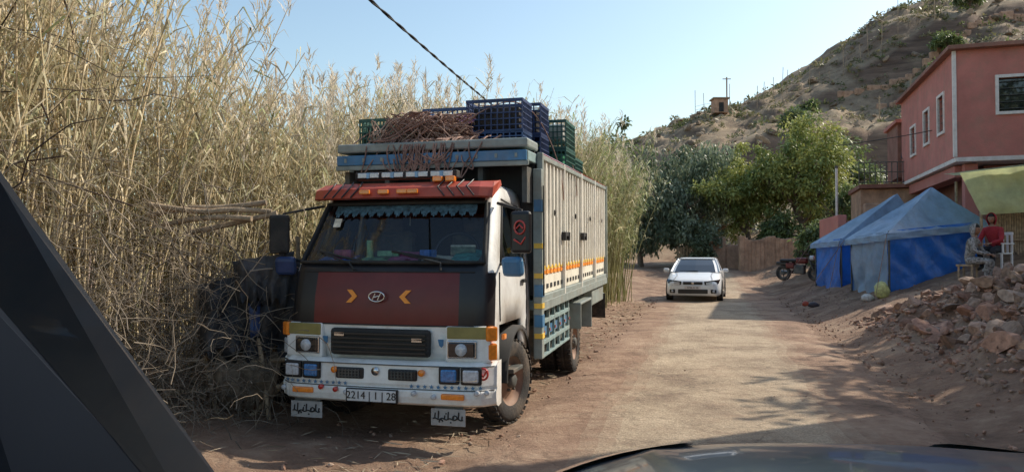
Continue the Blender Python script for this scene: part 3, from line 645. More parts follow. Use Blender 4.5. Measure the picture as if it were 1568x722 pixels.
pc=empty('plastic_chair',(gx,gy,gz),R(-62));wp=mat('white_plastic',(.8,.8,.79),.35,var=.05,dirt=.15)
box('seat',(.46,.46,.03),(0,.0,.42),wp,pc,bevel=.012)
multibox('legs',[((a,b,.2),(.045,.045,.42)) for a in(-.21,.21) for b in(-.2,.22)],wp,pc,bevel=.01)
multibox('backrest',[((x,.25,.66),(.05,.03,.46)) for x in(-.2,-.1,0,.1,.2)]+[((0,.26,.89),(.46,.04,.07))],wp,pc,bevel=.012)
multibox('armrests',[((x,.0,.65),(.05,.5,.03)) for x in(-.24,.24)]+[((x,-.2,.53),(.04,.04,.22)) for x in(-.24,.24)],wp,pc,bevel=.01)
J={'pel':(0,0,.92),'sp':(0,0,1.15),'ch':(0,0,1.33),'nk':(0,0,1.47),'hd':(0,-.01,1.54)};r_={'pel':(.15,.11),'sp':(.13,.1),'ch':(.16,.11),'nk':.055,'hd':.05};E=[('pel','sp'),('sp','ch'),('ch','nk'),('nk','hd')];sg={('nk','hd'):2}
for s_,n in((-1,'l'),(1,'r')):
    J.update({n+'sh':(s_*.18,0,1.38),n+'el':(s_*.24,-.05,1.1),n+'wr':(s_*.18,-.25,1.0),n+'hp':(s_*.09,0,.86),n+'kn':(s_*.1,-.02,.48),n+'an':(s_*.11,.02,.08),n+'to':(s_*.13,-.12,.04)});r_.update({n+'sh':.07,n+'el':.05,n+'wr':.035,n+'hp':.1,n+'kn':.065,n+'an':.045,n+'to':.035})
    for a,b in(('ch',n+'sh'),(n+'sh',n+'el'),(n+'el',n+'wr'),('pel',n+'hp'),(n+'hp',n+'kn'),(n+'kn',n+'an'),(n+'an',n+'to')): E.append((a,b));sg[(a,b)]=1 if b[1:] in('hp','kn','an') else (3 if b[1:]=='to' else 0)
tp=A.matrix_basis@Vector((1.2,1.6,4.385))
person('standing_person',tp,R(-30),J,r_,E,[trou,trou,M['skin'],shoe],sg,(0,-.02,1.63),0,None,[((.18,-.25,1.0),(-.3,-1,0)),((-.18,-.25,1.0),(.3,-1,0))])
# ---------------------------------------------------------------- TRUCK
T=empty('cargo_truck',(-1.10,6.28,0),R(-14.8))
zt_=[.66,.97,1.2,1.42,1.50,1.75,2.04,2.11,2.18,2.225,2.245];yf_=[.07,.0,.02,.065,.10,.265,.44,.50,.58,.70,.95];wf_=[.925,.94,.94,.93,.92,.885,.845,.835,.81,.76,.62]
def yf(z):return float(np.interp(z,zt_,yf_))
def wf(z):return float(np.interp(z,zt_,wf_))
BK_=1.45;cr_=.14
def fpt(uu,z,off=0):
    w=wf(z)-cr_;x=uu*w;y=yf(z)+.045*uu*uu
    return (x,y-off,z)
def ringp(z):
    w=wf(z);y0=yf(z)+.045;pts=[];r=cr_
    fs=[0,.14,.3,.5,.7,.9,1]
    L=[(-w,BK_-f*(BK_-(y0+r))) for f in fs]
    L+=[(-w+r-r*math.cos(a),y0+r-r*math.sin(a)) for a in [math.pi/2*k/4 for k in range(1,4)]]
    cols=[k/6 for k in range(-6,7)]
    L+=[(fpt(c,z)[0],fpt(c,z)[1]) for c in cols]
    L+=[(w-r+r*math.sin(a),y0+r-r*math.cos(a)) for a in [math.pi/2*k/4 for k in range(1,4)]]
    L+=[(w,BK_-f*(BK_-(y0+r))) for f in reversed(fs)]
    return [(x,y,z) for x,y in L]
zr=[.66,.8,.97,1.2,1.42,1.50,1.62,1.75,1.9,2.04,2.11,2.18,2.225,2.245]
V=[];F=[];fm=[]
for z in zr:V+=ringp(z)
n=len(ringp(1.))
gF=[]
for a in range(len(zr)-1):
    for k in range(n-1):
        f=(a*n+k,a*n+k+1,(a+1)*n+k+1,(a+1)*n+k);zm=(zr[a]+zr[a+1])/2
        front_=(9<=k<=22);side=(1<=k<=4) or (n-6<=k<=n-3)
        corner=(6<=k<=8) or (23<=k<=25)
        if 1.5<zm<2.04 and front_: gF.append(f);continue
        if 1.5<zm<2.04 and side: gF.append(f);continue
        if front_ and .97<zm<1.42: mi=1 if 11<=k<=20 else 2
        elif corner and .97<zm<1.45: mi=2
        elif front_ and zm>=1.42 and zm<2.18: mi=2
        elif corner and 1.42<zm<2.05: mi=2 if k in(8,23) else 0
        else: mi=0
        if zm<1.0 and side and 2<=min(k,n-2-k)<=5: continue
        F.append(f);fm.append(mi)
k0=(len(zr)-1)*n
F.append(tuple(k0+i for i in range(n)));fm.append(0)
F.append((0,n-1,(len(zr)-1)*n+n-1,(len(zr)-1)*n));fm.append(0)
cab=meshobj('cab_shell',V,F,[M['white'],M['red'],M['black']],T,fm=fm,smooth=False)
for p_ in cab.data.polygons:
    p_.use_smooth=len(p_.vertices)==4
so=cab.modifiers.new('so','SOLIDIFY');so.thickness=.03;so.offset=-1
gl=meshobj('cab_glass',V,gF,M['glass'],T,smooth=True)
box('dashboard',(1.6,.38,.22),(0,.38,1.38),M['matte'],T,bevel=.04)
box('rear_cab_wall',(1.6,.04,1.2),(0,1.40,1.5),M['matte'],T);box('cab_floor',(1.7,1.2,.05),(0,.8,.98),M['matte'],T)
for x in(-.45,.45):
    box('seat_back',(.5,.14,.62),(x,1.2,1.5),M['chassis'],T,rot=(R(-8),0,0),bevel=.05);box('headrest',(.26,.1,.18),(x,1.22,1.88),M['chassis'],T,bevel=.04)
st=tube('steering_wheel',[(.45+.21*math.cos(a),.62+.07*math.sin(a),1.58+.19*math.sin(a)) for a in [k*math.pi/12 for k in range(24)]],.016,M['black'],T,cyc=True)
cc_=[mat('cloth_a',(.07,.30,.28),.8,var=.5,scale=15),mat('cloth_b',(.36,.07,.16),.8,var=.5,scale=15),mat('cloth_c',(.08,.20,.55),.8,var=.5,scale=15),mat('cloth_d',(.65,.60,.48),.8,var=.4,scale=15),mat('cloth_e',(.28,.50,.28),.8,var=.4,scale=15)]
for k,(x0,x1,h_) in enumerate(((-.75,-.42,.06),(-.40,-.10,.04),(-.08,.22,.08),(.24,.50,.05),(.52,.78,.11))):
    patch('dash_cloth',(x0,.20,1.505),(x1,.20,1.505),(x1-.02,.48,1.50+h_),(x0+.02,.48,1.50+h_*1.2),cc_[(k*2+2)%5],T,wr=.07,n=16)
box('papers',(.22,.16,.02),(.60,.36,1.61),cc_[3],T,rot=(R(-30),0,R(20)));box('paper_box',(.16,.1,.09),(-.55,.36,1.57),cc_[1],T,rot=(0,0,R(12)));box('paper_box',(.12,.1,.07),(.28,.34,1.58),cc_[2],T,rot=(0,0,R(-22)));box('paper_box',(.2,.1,.05),(-.1,.36,1.58),cc_[4],T,rot=(0,0,R(8)))
cyl('bottle',.03,.16,(-.30,.38,1.62),cc_[4],T,n=12);box('windscreen_sticker',(.07,.003,.09),(-.60,.33,1.86),cc_[3],T,rot=(R(-30),0,0),bevel=0)
tube('mirror_pendant',[(.0,.60,2.02),(.0,.60,1.84)],.004,cc_[3],T);box('inside_mirror',(.22,.03,.06),(0,.58,1.96),M['matte'],T,bevel=.01)
fr=mat('fringe_cloth',(.22,.34,.40),.8,var=.6,scale=30)
V=[];F=[]
ns=168
for k in range(ns+1):
    uu=-.97+1.94*k/ns;d=.065+.05*abs(math.sin(k/ns*math.pi*16))+.012*math.sin(k*2.2)
    a=fpt(uu,2.03,-.03);b=fpt(uu,2.03-d,-.03);V+=[a,b]
for k in range(ns):F.append((2*k,2*k+1,2*k+3,2*k+2))
meshobj('windscreen_fringe',V,F,fr,T)
loop=[fpt(-1.1+2.2*k/12,1.505,.006) for k in range(13)]+[fpt(1.1,1.5+.54*k/6,.006) for k in range(1,7)]+[fpt(1.1-2.2*k/12,2.04,.006) for k in range(1,13)]+[fpt(-1.1,2.04-.54*k/6,.006) for k in range(1,6)]
tube('windscreen_seal',loop,.018,M['matte'],T,cyc=True)
for x0,x1 in((-.72,-.25),(.02,.62)):
    tube('wiper_arm',[(x0*.6+x1*.4+.25,.03,1.44),(x0*.2+x1*.8,.06,1.50),(x0+.12,.10,1.575)],.009,M['matte'],T)
    tube('wiper_blade',[fpt(x0/.8,1.60,.02),fpt((x0+x1)/2/.8,1.555,.02),fpt(x1/.8,1.515,.02)],.011,M['matte'],T)
tube('panel_gap',[[fpt(-1+2*k/10,.975,.004) for k in range(11)],[fpt(-1+2*k/10,1.425,.004) for k in range(11)]],.006,M['matte'],T)
V=[];F=[]
nv=16
for k in range(nv+1):
    uu=-1+2*k/nv;w=.86;x=uu*w;e=.06*uu*uu+(.05 if abs(uu)>.99 else 0)
    V+=[(x,.27+e,2.08),(x,.30+e,2.165),(x*.97,.42+e,2.22),(x*.95,.80,2.26),(x*.96,.8,2.22),(x*.98,.46,2.085),(x*.98,.32+e,2.07)]
for k in range(nv):
    for q in range(7): a=k*7+q;b=k*7+(q+1)%7;F.append((a,b,b+7,a+7))
F.append(tuple(range(7)));F.append(tuple(nv*7+i for i in reversed(range(7))))
meshobj('sun_visor',V,F,M['visor'],T,bevel=.004)
multibox('visor_lamps',[((x,.262,2.13),(.10,.03,.04)) for x in(-.30,-.12,.06,.16)],M['amber'],T,bevel=.008)
multibox('roof_lamps',[((x,.42,2.247),(.09,.06,.05)) for x in(.34,.46)],M['amber'],T,bevel=.01)
tube('visor_pattern',[[(sx_*(.45+k*.09),.274+.02*(.5+k*.1)**2,2.085),(sx_*(.38+k*.09),.30,2.167),(sx_*(.40+k*.09),.43,2.235)] for sx_ in(-1,1) for k in range(4)],.007,M['black'],T)
lb=box('light_bar',(1.0,.1,.07),(.0,.52,2.30),M['matte'],T,bevel=.01)
multibox('light_bar_lens',[((-.42+k*.12,.462,2.30),(.09,.02,.045)) for k in range(8)],M['lamp'],T,bevel=.005)
multibox('light_bar_lens_blue',[((-.36+k*.24,.46,2.30),(.03,.02,.05)) for k in range(4)],M['bluelens'],T)
def flat(name,pts,m,off=.004,th=.006):
    V=[];n_=len(pts)
    for o_ in(off+th,off):
        for x,z in pts:
            uu=x/(wf(z)-cr_);V.append(fpt(uu,z,o_))
    F=[tuple(range(n_))[::-1],tuple(range(n_,2*n_))]+[(i,(i+1)%n_,n_+(i+1)%n_,n_+i) for i in range(n_)]
    return meshobj(name,V,F,m,T)
for cx,s_ in((-.30,1),(.20,-1)):
    flat('chevron',[(cx-s_*.05,1.27),(cx,1.27),(cx+s_*.055,1.215),(cx,1.16),(cx-s_*.05,1.16),(cx+s_*.005,1.215)][::(1 if s_>0 else -1)],M['orange'])
ov=tube('badge_ring',[(-.05+.072*math.cos(a),-.012,1.215+.042*math.sin(a)) for a in[k*math.pi/14 for k in range(28)]],.007,M['chrome'],T,cyc=True)
tube('badge_letter',[[(-.09,-.012,1.185),(-.06,-.014,1.245)],[(-.04,-.014,1.185),(-.01,-.012,1.245)],[(-.075,-.014,1.208),(-.025,-.014,1.222)]],.007,M['chrome'],T,smooth=False)
box('grille_frame',(.92,.06,.23),(-.02,.0,.83),M['matte'],T,bevel=.03)
multibox('grille_slats',[((-.02,-.035,.75+k*.038),(.86,.03,.014)) for k in range(5)],M['black'],T)
multibox('grille_emblem',[((-.38,-.045,.895),(.09,.01,.03)),((.33,-.045,.86),(.09,.01,.03))],M['chrome'],T)
for s_ in(-1,1):
    x=s_*.75
    box('lamp_housing',(.38,.08,.30),(x,.06,.83),M['white'],T,rot=(0,0,s_*R(7)),bevel=.02)
    box('gold_trim',(.37,.085,.10),(x+s_*.01,.055,.925),M['gold'],T,rot=(0,0,s_*R(7)),bevel=.01)
    box('headlamp_bezel',(.25,.03,.15),(s_*.71,.012,.79),M['chrome'],T,rot=(0,0,s_*R(7)),bevel=.01)
    box('headlamp',(.225,.03,.125),(s_*.71,-.004,.79),M['dglass'],T,rot=(0,0,s_*R(7)),bevel=.012)
    cyl('headlamp_reflector',.05,.02,(s_*.71,-.018,.79),M['lamp'],T,'Y')
    box('turn_signal',(.10,.14,.12),(s_*.92,.10,.92),M['amber'],T,rot=(0,0,s_*R(35)),bevel=.015)
    box('turn_signal_low',(.085,.12,.14),(s_*.925,.11,.77),M['amber'] if s_>0 else M['lamp'],T,rot=(0,0,s_*R(35)),bevel=.015)
    flat('blue_emblem',[(s_*.53-.025,.87),(s_*.53+.025,.87),(s_*.53+.018,.82),(s_*.53,.80),(s_*.53-.018,.82)],M['blue'],.05)
def bumper():
    prof=[(-.02,.685),(-.075,.66),(-.085,.50),(-.075,.47),(-.10,.45),(-.10,.40),(-.085,.345),(-.04,.325),(.10,.335),(.10,.685)]
    V=[];F=[];n_=20;P=len(prof)
    for k in range(n_+1):
        uu=-1+2*k/n_;x=uu*.985;c=max(0,abs(uu)-.82)/.18;e=.05*uu*uu+.13*c*c
        for y,z in prof:V.append((x,y+(e if y<.09 else .12*c),z))
    for k in range(n_):
        for q in range(P):a=k*P+q;b=k*P+(q+1)%P;F.append((a,b,b+P,a+P))
    F.append(tuple(range(P)));F.append(tuple(n_*P+i for i in reversed(range(P))))
    return meshobj('bumper',V,F,M['white'],T,bevel=.008)
bumper()
def by_(x):
    uu=x/.985;c=max(0,abs(uu)-.82)/.18;return .05*uu*uu+.13*c*c-.085
for s_ in(-1,1):
    for x,m_ in((.86,M['lamp']),(.675,M['bluelens'])):
        xx=s_*(x-.05)
        box('fog_bezel',(.175,.04,.145),(xx,by_(xx)-.003,.585),M['black'],T,rot=(0,0,s_*R(6)),bevel=.015)
        box('fog_lamp',(.135,.03,.105),(xx,by_(xx)-.02,.585),m_,T,rot=(0,0,s_*R(6)),bevel=.02)
    xx=s_*.24-.02
    box('driving_lamp_recess',(.26,.03,.095),(xx,by_(xx)+.002,.575),M['black'],T,bevel=.02)
    multibox('driving_lamp_grid',[((xx-.09+k*.03,by_(xx)-.018,.575),(.008,.012,.07)) for k in range(7)]+[((xx,by_(xx)-.018,.55+k*.025),(.2,.012,.006)) for k in range(3)],M['chassis'],T)
    xx=s_*.68-.02
    box('marker_lamp',(.20,.03,.05),(xx,by_(xx)-.022,.415),M['amber'],T,bevel=.012)
    L=[]
    for k in range(11):
        cx=s_*(.30+.058*k);st_=[]
        for q in range(10):
            rr=.021 if q%2==0 else .009;a=math.pi/2+q*math.pi/5;st_.append((cx+rr*math.cos(a),by_(cx)-.004,.487+rr*math.sin(a)))
        L.append(st_)
    V=[];F=[]
    for st_ in L:k=len(V);V+=st_;F.append(tuple(k+i for i in range(10)))
    meshobj('star_stickers',V,F,M['blue'],T)
for x in(-.93,-.52,-.28,-.38,.33,.50,.86,.93):
    cyl('marker_light',.022,.03,(x,by_(x)-.025,.43+.02*math.sin(x*9)),M['redlens'] if abs(x)in(.38,.52) else M['lamp'],T,'Y',12)
for x in(-.40,.39): cyl('amber_button',.028,.03,(x,by_(x)-.01,.60),M['amber'],T,'Y',14)
cyl('horn_badge',.035,.02,(.0-.02,by_(0)-.005,.60),M['chrome'],T,'Y',14)
tube('red_emblem',[[(.90+.04*math.cos(a),by_(.9)-.012,.60+.045*math.sin(a)) for a in[k*math.pi/8 for k in range(17)]],[(.875,by_(.9)-.012,.62),(.90,by_(.9)-.014,.575),(.925,by_(.9)-.012,.62)]],.009,M['redlens'],T)
tube('bumper_edge',[[(-.97+1.94*k/20,by_(-.97+1.94*k/20)-.004,.655) for k in range(21)],[(-.97+1.94*k/20,by_(-.97+1.94*k/20)-.002,.462) for k in range(21)]],.005,M['chassis'],T)
box('plate_back',(.47,.02,.115),(-.04,-.115,.40),M['black'],T,bevel=.006);box('number_plate',(.44,.012,.095),(-.04,-.127,.40),mat('plate_white',(.6,.6,.6),.4,var=.1,dirt=.2),T,bevel=.003)
def text(s,size,loc,m,parent,rot=(R(90),0,0)):
    c=bpy.data.curves.new('plate_text','FONT');c.body=s;c.size=size;c.extrude=.002;c.align_x='CENTER';c.align_y='CENTER';c.materials.append(m);o=bpy.data.objects.new('plate_text',c);o.location=loc;o.rotation_euler=rot;o.parent=parent;return link(o)
text('2214 | 1 | 28',.088,(-.04,-.136,.40),M['black'],T)
for x in(-.70,.60):
    box('mud_flap',(.30,.012,.14),(x,-.02,.235),mat('flap',(.36,.35,.34),.7,dirt=.6),T,bevel=.004);box('flap_hanger',(.25,.02,.06),(x,0,.31),M['chassis'],T)
    sq=[[(x-.13+.26*t,-.03,.222+.006*math.sin(t*25)) for t in[k/24 for k in range(25)]]]
    for q,hh in((-.115,.05),(-.085,.065),(-.03,.03),(.0,.06),(.045,.028),(.09,.06),(.12,.03)): sq.append([(x+q,-.03,.222),(x+q+.004,-.03,.222+hh)])
    sq+=[[(x+.06+.02*math.cos(a),-.03,.235+.018*math.sin(a)) for a in[k*.8 for k in range(9)]],[(x-.06+.016*math.cos(a),-.03,.20+.015*math.sin(a)) for a in[k*.6 for k in range(7)]],[(x-.02,-.03,.265),(x-.012,-.03,.268)],[(x+.02,-.03,.195),(x+.03,-.03,.195)]]
    tube('flap_script',sq,.0055,M['black'],T)
for s_ in(-1,1):
    tube('door_gap',[[(s_*(wf(z)+.004),y,z) for y,z in((1.30,.80),(1.30,1.1),(1.3,1.45),(1.3,1.8),(1.28,2.03),(.72,2.08))]],.006,M['matte'],T)
    tube('door_gap',[[(s_*(wf(z)+.004),y,z) for y,z in((.35,1.42),(.32,1.2),(.34,1.0))]],.006,M['matte'],T)
    tube('window_seal',[[(s_*(wf(z)+.004),y,z) for y,z in((1.27,1.505),(.42,1.505),(.56,1.75),(.72,2.04),(1.27,2.04))]],.012,M['matte'],T,cyc=True)
    box('door_handle',(.03,.14,.035),(s_*.955,1.15,1.32),M['black'],T,bevel=.01)
    box('step',(.14,.35,.04),(s_*.88,.95,.50),M['chassis'],T)
    tube('mirror_arm',[(s_*.90,.42,1.48),(s_*1.12,.30,1.55),(s_*1.14,.30,1.95),(s_*.86,.55,2.03)],.014,M['matte'],T)
    mo=box('mirror',(.19,.07,.36),(s_*1.15,.25,1.76),M['black'] if s_>0 else M['matte'],T,rot=(0,0,s_*R(-12)),bevel=.03)
    mo2=box('lower_mirror',(.19,.09,.17),(s_*1.08,.25,1.47),M['blue'] if s_>0 else M['crateb'],T,rot=(R(15),0,s_*R(-12)),bevel=.035)
tube('mirror_decal',[[(1.15+.045*math.cos(a),.205,1.80+.055*math.sin(a)) for a in[k*math.pi/8 for k in range(17)]],[(1.12,.203,1.79),(1.15,.203,1.82),(1.18,.203,1.79)],[(1.10,.205,1.70),(1.16,.204,1.66),(1.20,.208,1.72)]],.009,M['redlens'],T)
box('side_repeater',(.03,.08,.05),(.955,.42,.86),M['amber'],T,bevel=.01)
for s_ in(-1,1):
    V=[];F=[];n_=14
    for k in range(n_+1):
        a=math.pi*k/n_
        for x,r in((.62,.47),(.955,.47),(.955,.43)):V.append((s_*x,.98+r*math.cos(a),.44+r*math.sin(a)))
    for k in range(n_):
        for q in range(2):b=k*3+q;F.append((b,b+1,b+4,b+3))
    o=meshobj('wheel_arch',V,F,M['matte'],T,smooth=True)
def wheel(name,loc,Rr,w,parent,rimm,rz=0,side=1,rim_out=True):
    e=empty(name,loc,rz,parent);s_=side
    pr=[(Rr*.60,w*.42),(Rr*.70,w*.5),(Rr*.88,w*.5),(Rr*.97,w*.43),(Rr,w*.3),(Rr*.985,w*.27),(Rr*.985,w*.23),(Rr,w*.2),(Rr,w*.03),(Rr*.985,0.02*w),(Rr*.985,-.02*w),(Rr,-.03*w),(Rr,-w*.2),(Rr*.985,-w*.23),(Rr*.985,-w*.27),(Rr,-w*.3),(Rr*.97,-w*.43),(Rr*.88,-w*.5),(Rr*.6,-w*.42)]
    lathe('tyre',pr,M['rubber'],e,(0,0,0),n=40)
    L=[]
    d=w*.40*s_
    lathe('rim',[(Rr*.62,d*1.05),(Rr*.60,d*.9),(Rr*.54,d*.55),(Rr*.45,d*.35),(Rr*.25,d*.75),(Rr*.18,d*.8),(.0005,d*.8)],rimm,e,(0,0,0),n=30)
    lathe('hub',[(.065,d*.7),(.065,d*1.25),(.04,d*1.4),(.0005,d*1.4)],M['chassis'],e,(0,0,0),n=14)
    for q in range(6):
        a=q*math.pi/3;cyl('lug_nut',.014,.03,(d*.88,Rr*.24*math.cos(a),Rr*.24*math.sin(a)),M['chassis'],e,'X',6)
    for q in range(36):
        a=q*math.pi/18;L.append(a)
    V=[];F=[]
    for a in L:
        for xx in(-w*.36,w*.36):
            c=Vector((xx,(Rr+.001)*math.cos(a),(Rr+.001)*math.sin(a)));tx=Vector((0,-math.sin(a),math.cos(a)));nn=Vector((0,math.cos(a),math.sin(a)));k=len(V)
            for i1 in(-1,1):
                for j1 in(-1,1):
                    for l1 in(-1,1):V.append(c+Vector((i1*w*.13,0,0))+tx*j1*.018+nn*l1*.007)
            F+=[(k,k+1,k+3,k+2),(k+4,k+6,k+7,k+5),(k,k+4,k+5,k+1),(k+2,k+3,k+7,k+6),(k,k+2,k+6,k+4),(k+1,k+5,k+7,k+3)]
    meshobj('tread',V,F,M['rubber'],e);return e
wheel('front_wheel',(.80,.98,.385),.385,.21,T,M['rim'],R(-13),1);wheel('front_wheel',(-.80,.98,.385),.385,.21,T,M['rim'],R(-13),-1)
for s_ in(-1,1):
    wheel('rear_wheel',(s_*.84,4.12,.385),.385,.20,T,M['rim'],0,s_);wheel('rear_wheel_inner',(s_*.60,4.12,.385),.385,.20,T,M['rim'],0,s_)
cyl('rear_axle',.07,1.5,(0,4.12,.385),M['chassis'],T,'X');cyl('front_axle',.05,1.4,(0,.98,.36),M['chassis'],T,'X');cyl('differential',.17,.3,(0,4.12,.385),M['chassis'],T,'Y')
multibox('chassis_rails',[((x,3.6,.68),(.09,5.6,.2)) for x in(-.38,.38)]+[((0,y,.68),(.7,.1,.14)) for y in(1.8,2.9,4.9,6.0)],M['chassis'],T)
box('engine',(.6,1.0,.4),(0,.9,.72),M['matte'],T)
box('fuel_tank',(.38,.85,.36),(.72,2.55,.62),M['chassis'],T,bevel=.06);box('battery_box',(.35,.5,.3),(.74,3.28,.68),M['grey'],T,bevel=.02)
box('air_tank',(.3,.8,.3),(-.7,2.5,.62),M['chassis'],T,bevel=.05)
B=empty('cargo_body',(0,1.48,1.06),0,T,rx=R(1.1))
LB=4.98;SX=1.04;HS=1.52
box('deck',(2.06,LB,.10),(0,LB/2,.0),M['teal'],B);box('deck_side_rail',(.05,LB,.10),(SX+.0,LB/2,-.015),M['grey'],B)
multibox('cross_bearers',[((0,.3+k*.48,-.09),(1.95,.07,.09)) for k in range(10)],M['chassis'],B)
for s_ in(-1,1):
    box('side_sheet',(.02,LB-.1,HS-.1),(s_*(SX-.03),LB/2,HS/2+.05),M['cream'],B,bevel=0)
    multibox('side_ribs',[((s_*(SX-.008),.14+k*.196,HS/2+.19),(.025,.05,HS-.36)) for k in range(25)],M['creamrib'],B,bevel=.006)
    multibox('side_posts',[((s_*(SX+.002),y,HS/2+.02),(.06,.06,HS)) for y in(.03,LB-.03)],M['grey'],B,bevel=.008)
    multibox('side_posts_cream',[((s_*(SX-.002),y,HS/2+.02),(.05,.05,HS)) for y in(1.27,2.5,3.72)],M['creamrib'],B,bevel=.008)
    multibox('side_rails',[((s_*(SX-.004),LB/2,HS-.02),(.05,LB-.15,.05)),((s_*(SX-.004),LB/2,.06),(.05,LB-.15,.07))],M['grey'],B,bevel=.006)
    box('red_rail',(.03,LB-.2,.018),(s_*(SX+.002),LB/2,HS+.016),M['redlens'],B)
    multibox('orange_stripe',[((s_*(SX-.014),.24+k*.196,.37),(.012,.14,.04)) for k in range(24)],M['yellow'],B)
    multibox('yellow_stripe',[((s_*(SX-.014),.24+k*.196,.32),(.012,.14,.04)) for k in range(24)],M['orange'],B)
    multibox('vent_slots',[((s_*(SX-.017),.24+k*.196,.17),(.012,.085,.05)) for k in range(24)],M['matte'],B,bevel=.005)
    multibox('latches',[((s_*(SX+.025),y,.72),(.04,.28,.045)) for y in(1.28,2.55)]+[((s_*(SX+.03),y,.70),(.05,.05,.1)) for y in(1.15,1.4,2.45,2.68)],M['matte'],B,bevel=.006)
    tube('tie_rings',[[(s_*(SX+.035),y+.03*math.sin(a),.95+.03*math.cos(a)) for a in[k*math.pi/4 for k in range(9)]] for y in(.6,1.9,3.1,4.3)],.006,M['matte'],B)
    multibox('under_guard',[((s_*.99,1.05,-.20),(.04,1.5,.045)),((s_*.99,1.05,-.42),(.04,1.5,.045)),((s_*.99,1.05,-.56),(.04,1.5,.03))]+[((s_*.99,.32+k*.29,-.33),(.035,.04,.5)) for k in range(6)],M['teal'],B,bevel=.005)
    multibox('guard_blue_panels',[((s_*.985,.47+k*.29,-.31),(.015,.12,.09)) for k in range(5)],M['blue'],B)
    multibox('guard_red_dots',[((s_*1.012,.32+k*.29,-.31),(.012,.03,.03)) for k in range(6)],M['redlens'],B)
    multibox('rear_mudguard',[((s_*.84,2.64,-.17),(.5,.9,.03)),((s_*.84,2.2,-.33),(.5,.03,.33)),((s_*.84,3.10,-.36),(.5,.02,.42))],M['grey'],B,bevel=.01)
    multibox('rear_box',[((s_*.88,4.2,-.2),(.28,1.2,.24))],M['grey'],B,bevel=.02)
    box('rear_mudflap',(.5,.012,.4),(s_*.8,LB-.15,-.42),M['rubber'],B)
    multibox('front_post',[((s_*1.03,-.02,.42),(.09,.1,1.9)),],M['grey'],B,bevel=.01)
    multibox('front_post_bands',[((s_*1.04,-.03,z),(.085,.105,.05)) for z in(-.3,.0,.3,.6)],M['yellow'],B)
    multibox('front_post_blue',[((s_*1.04,-.03,z),(.084,.104,.12)) for z in(-.15,.15,1.0)],M['blue'],B)
    tube('post_chain',[[(s_*1.09,-.05,1.2-.1*k) for k in range(12)]],.008,M['chassis'],B)
box('rear_gate',(2.06,.05,HS),(0,LB,HS/2),M['cream'],B);box('rear_bumper',(2.0,.1,.14),(0,LB+.05,-.3),M['grey'],B)
multibox('tail_lamps',[((s_*.85,LB+.06,-.12),(.22,.05,.09)) for s_ in(-1,1)],M['redlens'],B)
multibox('headboard',[((0,.0,.85),(1.98,.06,1.5))],M['matte'],B)
box('roof_rack_beam',(2.02,.46,.09),(0,-.15,1.60),M['grey'],B,bevel=.02)
box('rack_blue_band',(2.0,.03,.10),(0,-.385,1.475),M['blue'],B,bevel=.006);box('rack_lower',(2.02,.44,.10),(0,-.15,1.475),M['teal'],B,bevel=.01)
box('rack_lip',(2.04,.03,.05),(0,-.375,1.40),M['grey'],B,bevel=.01)
multibox('rack_supports',[((x,-.12,1.2),(.05,.3,.35)) for x in(-.95,-.5,0,.5,.95)],M['chassis'],B)
multibox('rack_studs',[((-.9+k*.2,-.402,1.475),(.025,.01,.04)) for k in range(10)],M['grey'],B)
patch('load_sheet',(-1,.1,1.42),(1,.1,1.42),(1,4.8,1.38),(-1,4.8,1.38),M['tarpd'],B,wr=.12)
def crate(name,c,s,m,nx=9,ny=7,nz=5):
    L=[];x,y,z=c;a,b,d=s
    for k in range(nx+1):
        xx=x-a/2+a*k/nx
        for yy in(y-b/2,y+b/2):L.append(((xx,yy,z),(.014,.014,d)))
    for k in range(1,ny):
        yy=y-b/2+b*k/ny
        for xx in(x-a/2,x+a/2):L.append(((xx,yy,z),(.013,.013,d)))
    for k in range(nz+1):
        zz=z-d/2+d*k/nz;t=.035 if k in(0,nz) else .012
        for yy in(y-b/2,y+b/2):L.append(((x,yy,zz),(a+.02,.019,t)))
        for xx in(x-a/2,x+a/2):L.append(((xx,y,zz),(.02,b-.02,t)))
    L.append(((x,y,z-d/2+.015),(a-.02,b-.02,.012)))
    o=multibox(name,L,m,B);return o
cz=1.42
C1=mat('crate_blue_light',(.03,.08,.20),.5,var=.3)
crate('crate',(.45,.62,cz+.58),(.62,.42,.33),M['crateb']);crate('crate',(.45,.62,cz+.28),(.62,.42,.26),C1)
crate('crate',(-.16,.75,cz+.55),(.52,.42,.30),C1);crate('crate',(-.16,.75,cz+.2),(.52,.42,.3),M['crateb'])
crate('crate',(.50,1.20,cz+.62),(.66,.44,.34),M['crateb']);crate('crate',(.50,1.20,cz+.25),(.66,.44,.36),M['crateb'])
crate('crate',(.78,1.90,cz+.17),(.46,.62,.33),M['crateg']);crate('crate',(.78,1.90,cz+.52),(.46,.62,.33),M['crateg'])
crate('crate',(.25,1.95,cz+.3),(.42,.6,.29),M['crateb']);crate('crate',(.78,2.65,cz+.16),(.42,.6,.29),M['crateg']);crate('crate',(.2,2.7,cz+.16),(.6,.6,.29),M['crateb'])
crate('crate',(-.80,.30,cz+.38),(.36,.42,.32),M['crateg']);crate('crate',(-.62,.95,cz+.36),(.38,.42,.3),M['crateb']);crate('crate',(-.8,1.4,cz+.15),(.42,.6,.3),M['crateg'])
crate('crate',(-.2,2.0,cz+.2),(.42,.6,.29),M['crateg'])
box('fish_box',(.38,.5,.24),(.78,1.90,cz+.18),mat('green_plastic',(.06,.30,.16),.5),B,bevel=.02);box('white_box',(.38,.5,.2),(.78,1.90,cz+.56),mat('white_poly',(.6,.6,.58),.6),B,bevel=.02)
for c,s in(((.45,.62,cz+.56),(.54,.34,.24)),((-.16,.75,cz+.52),(.44,.34,.22)),((.50,1.20,cz+.60),(.56,.34,.26)),((-.80,.30,cz+.36),(.28,.34,.24))): box('dark_box',s,c,M['tarpd'],B,bevel=.02)
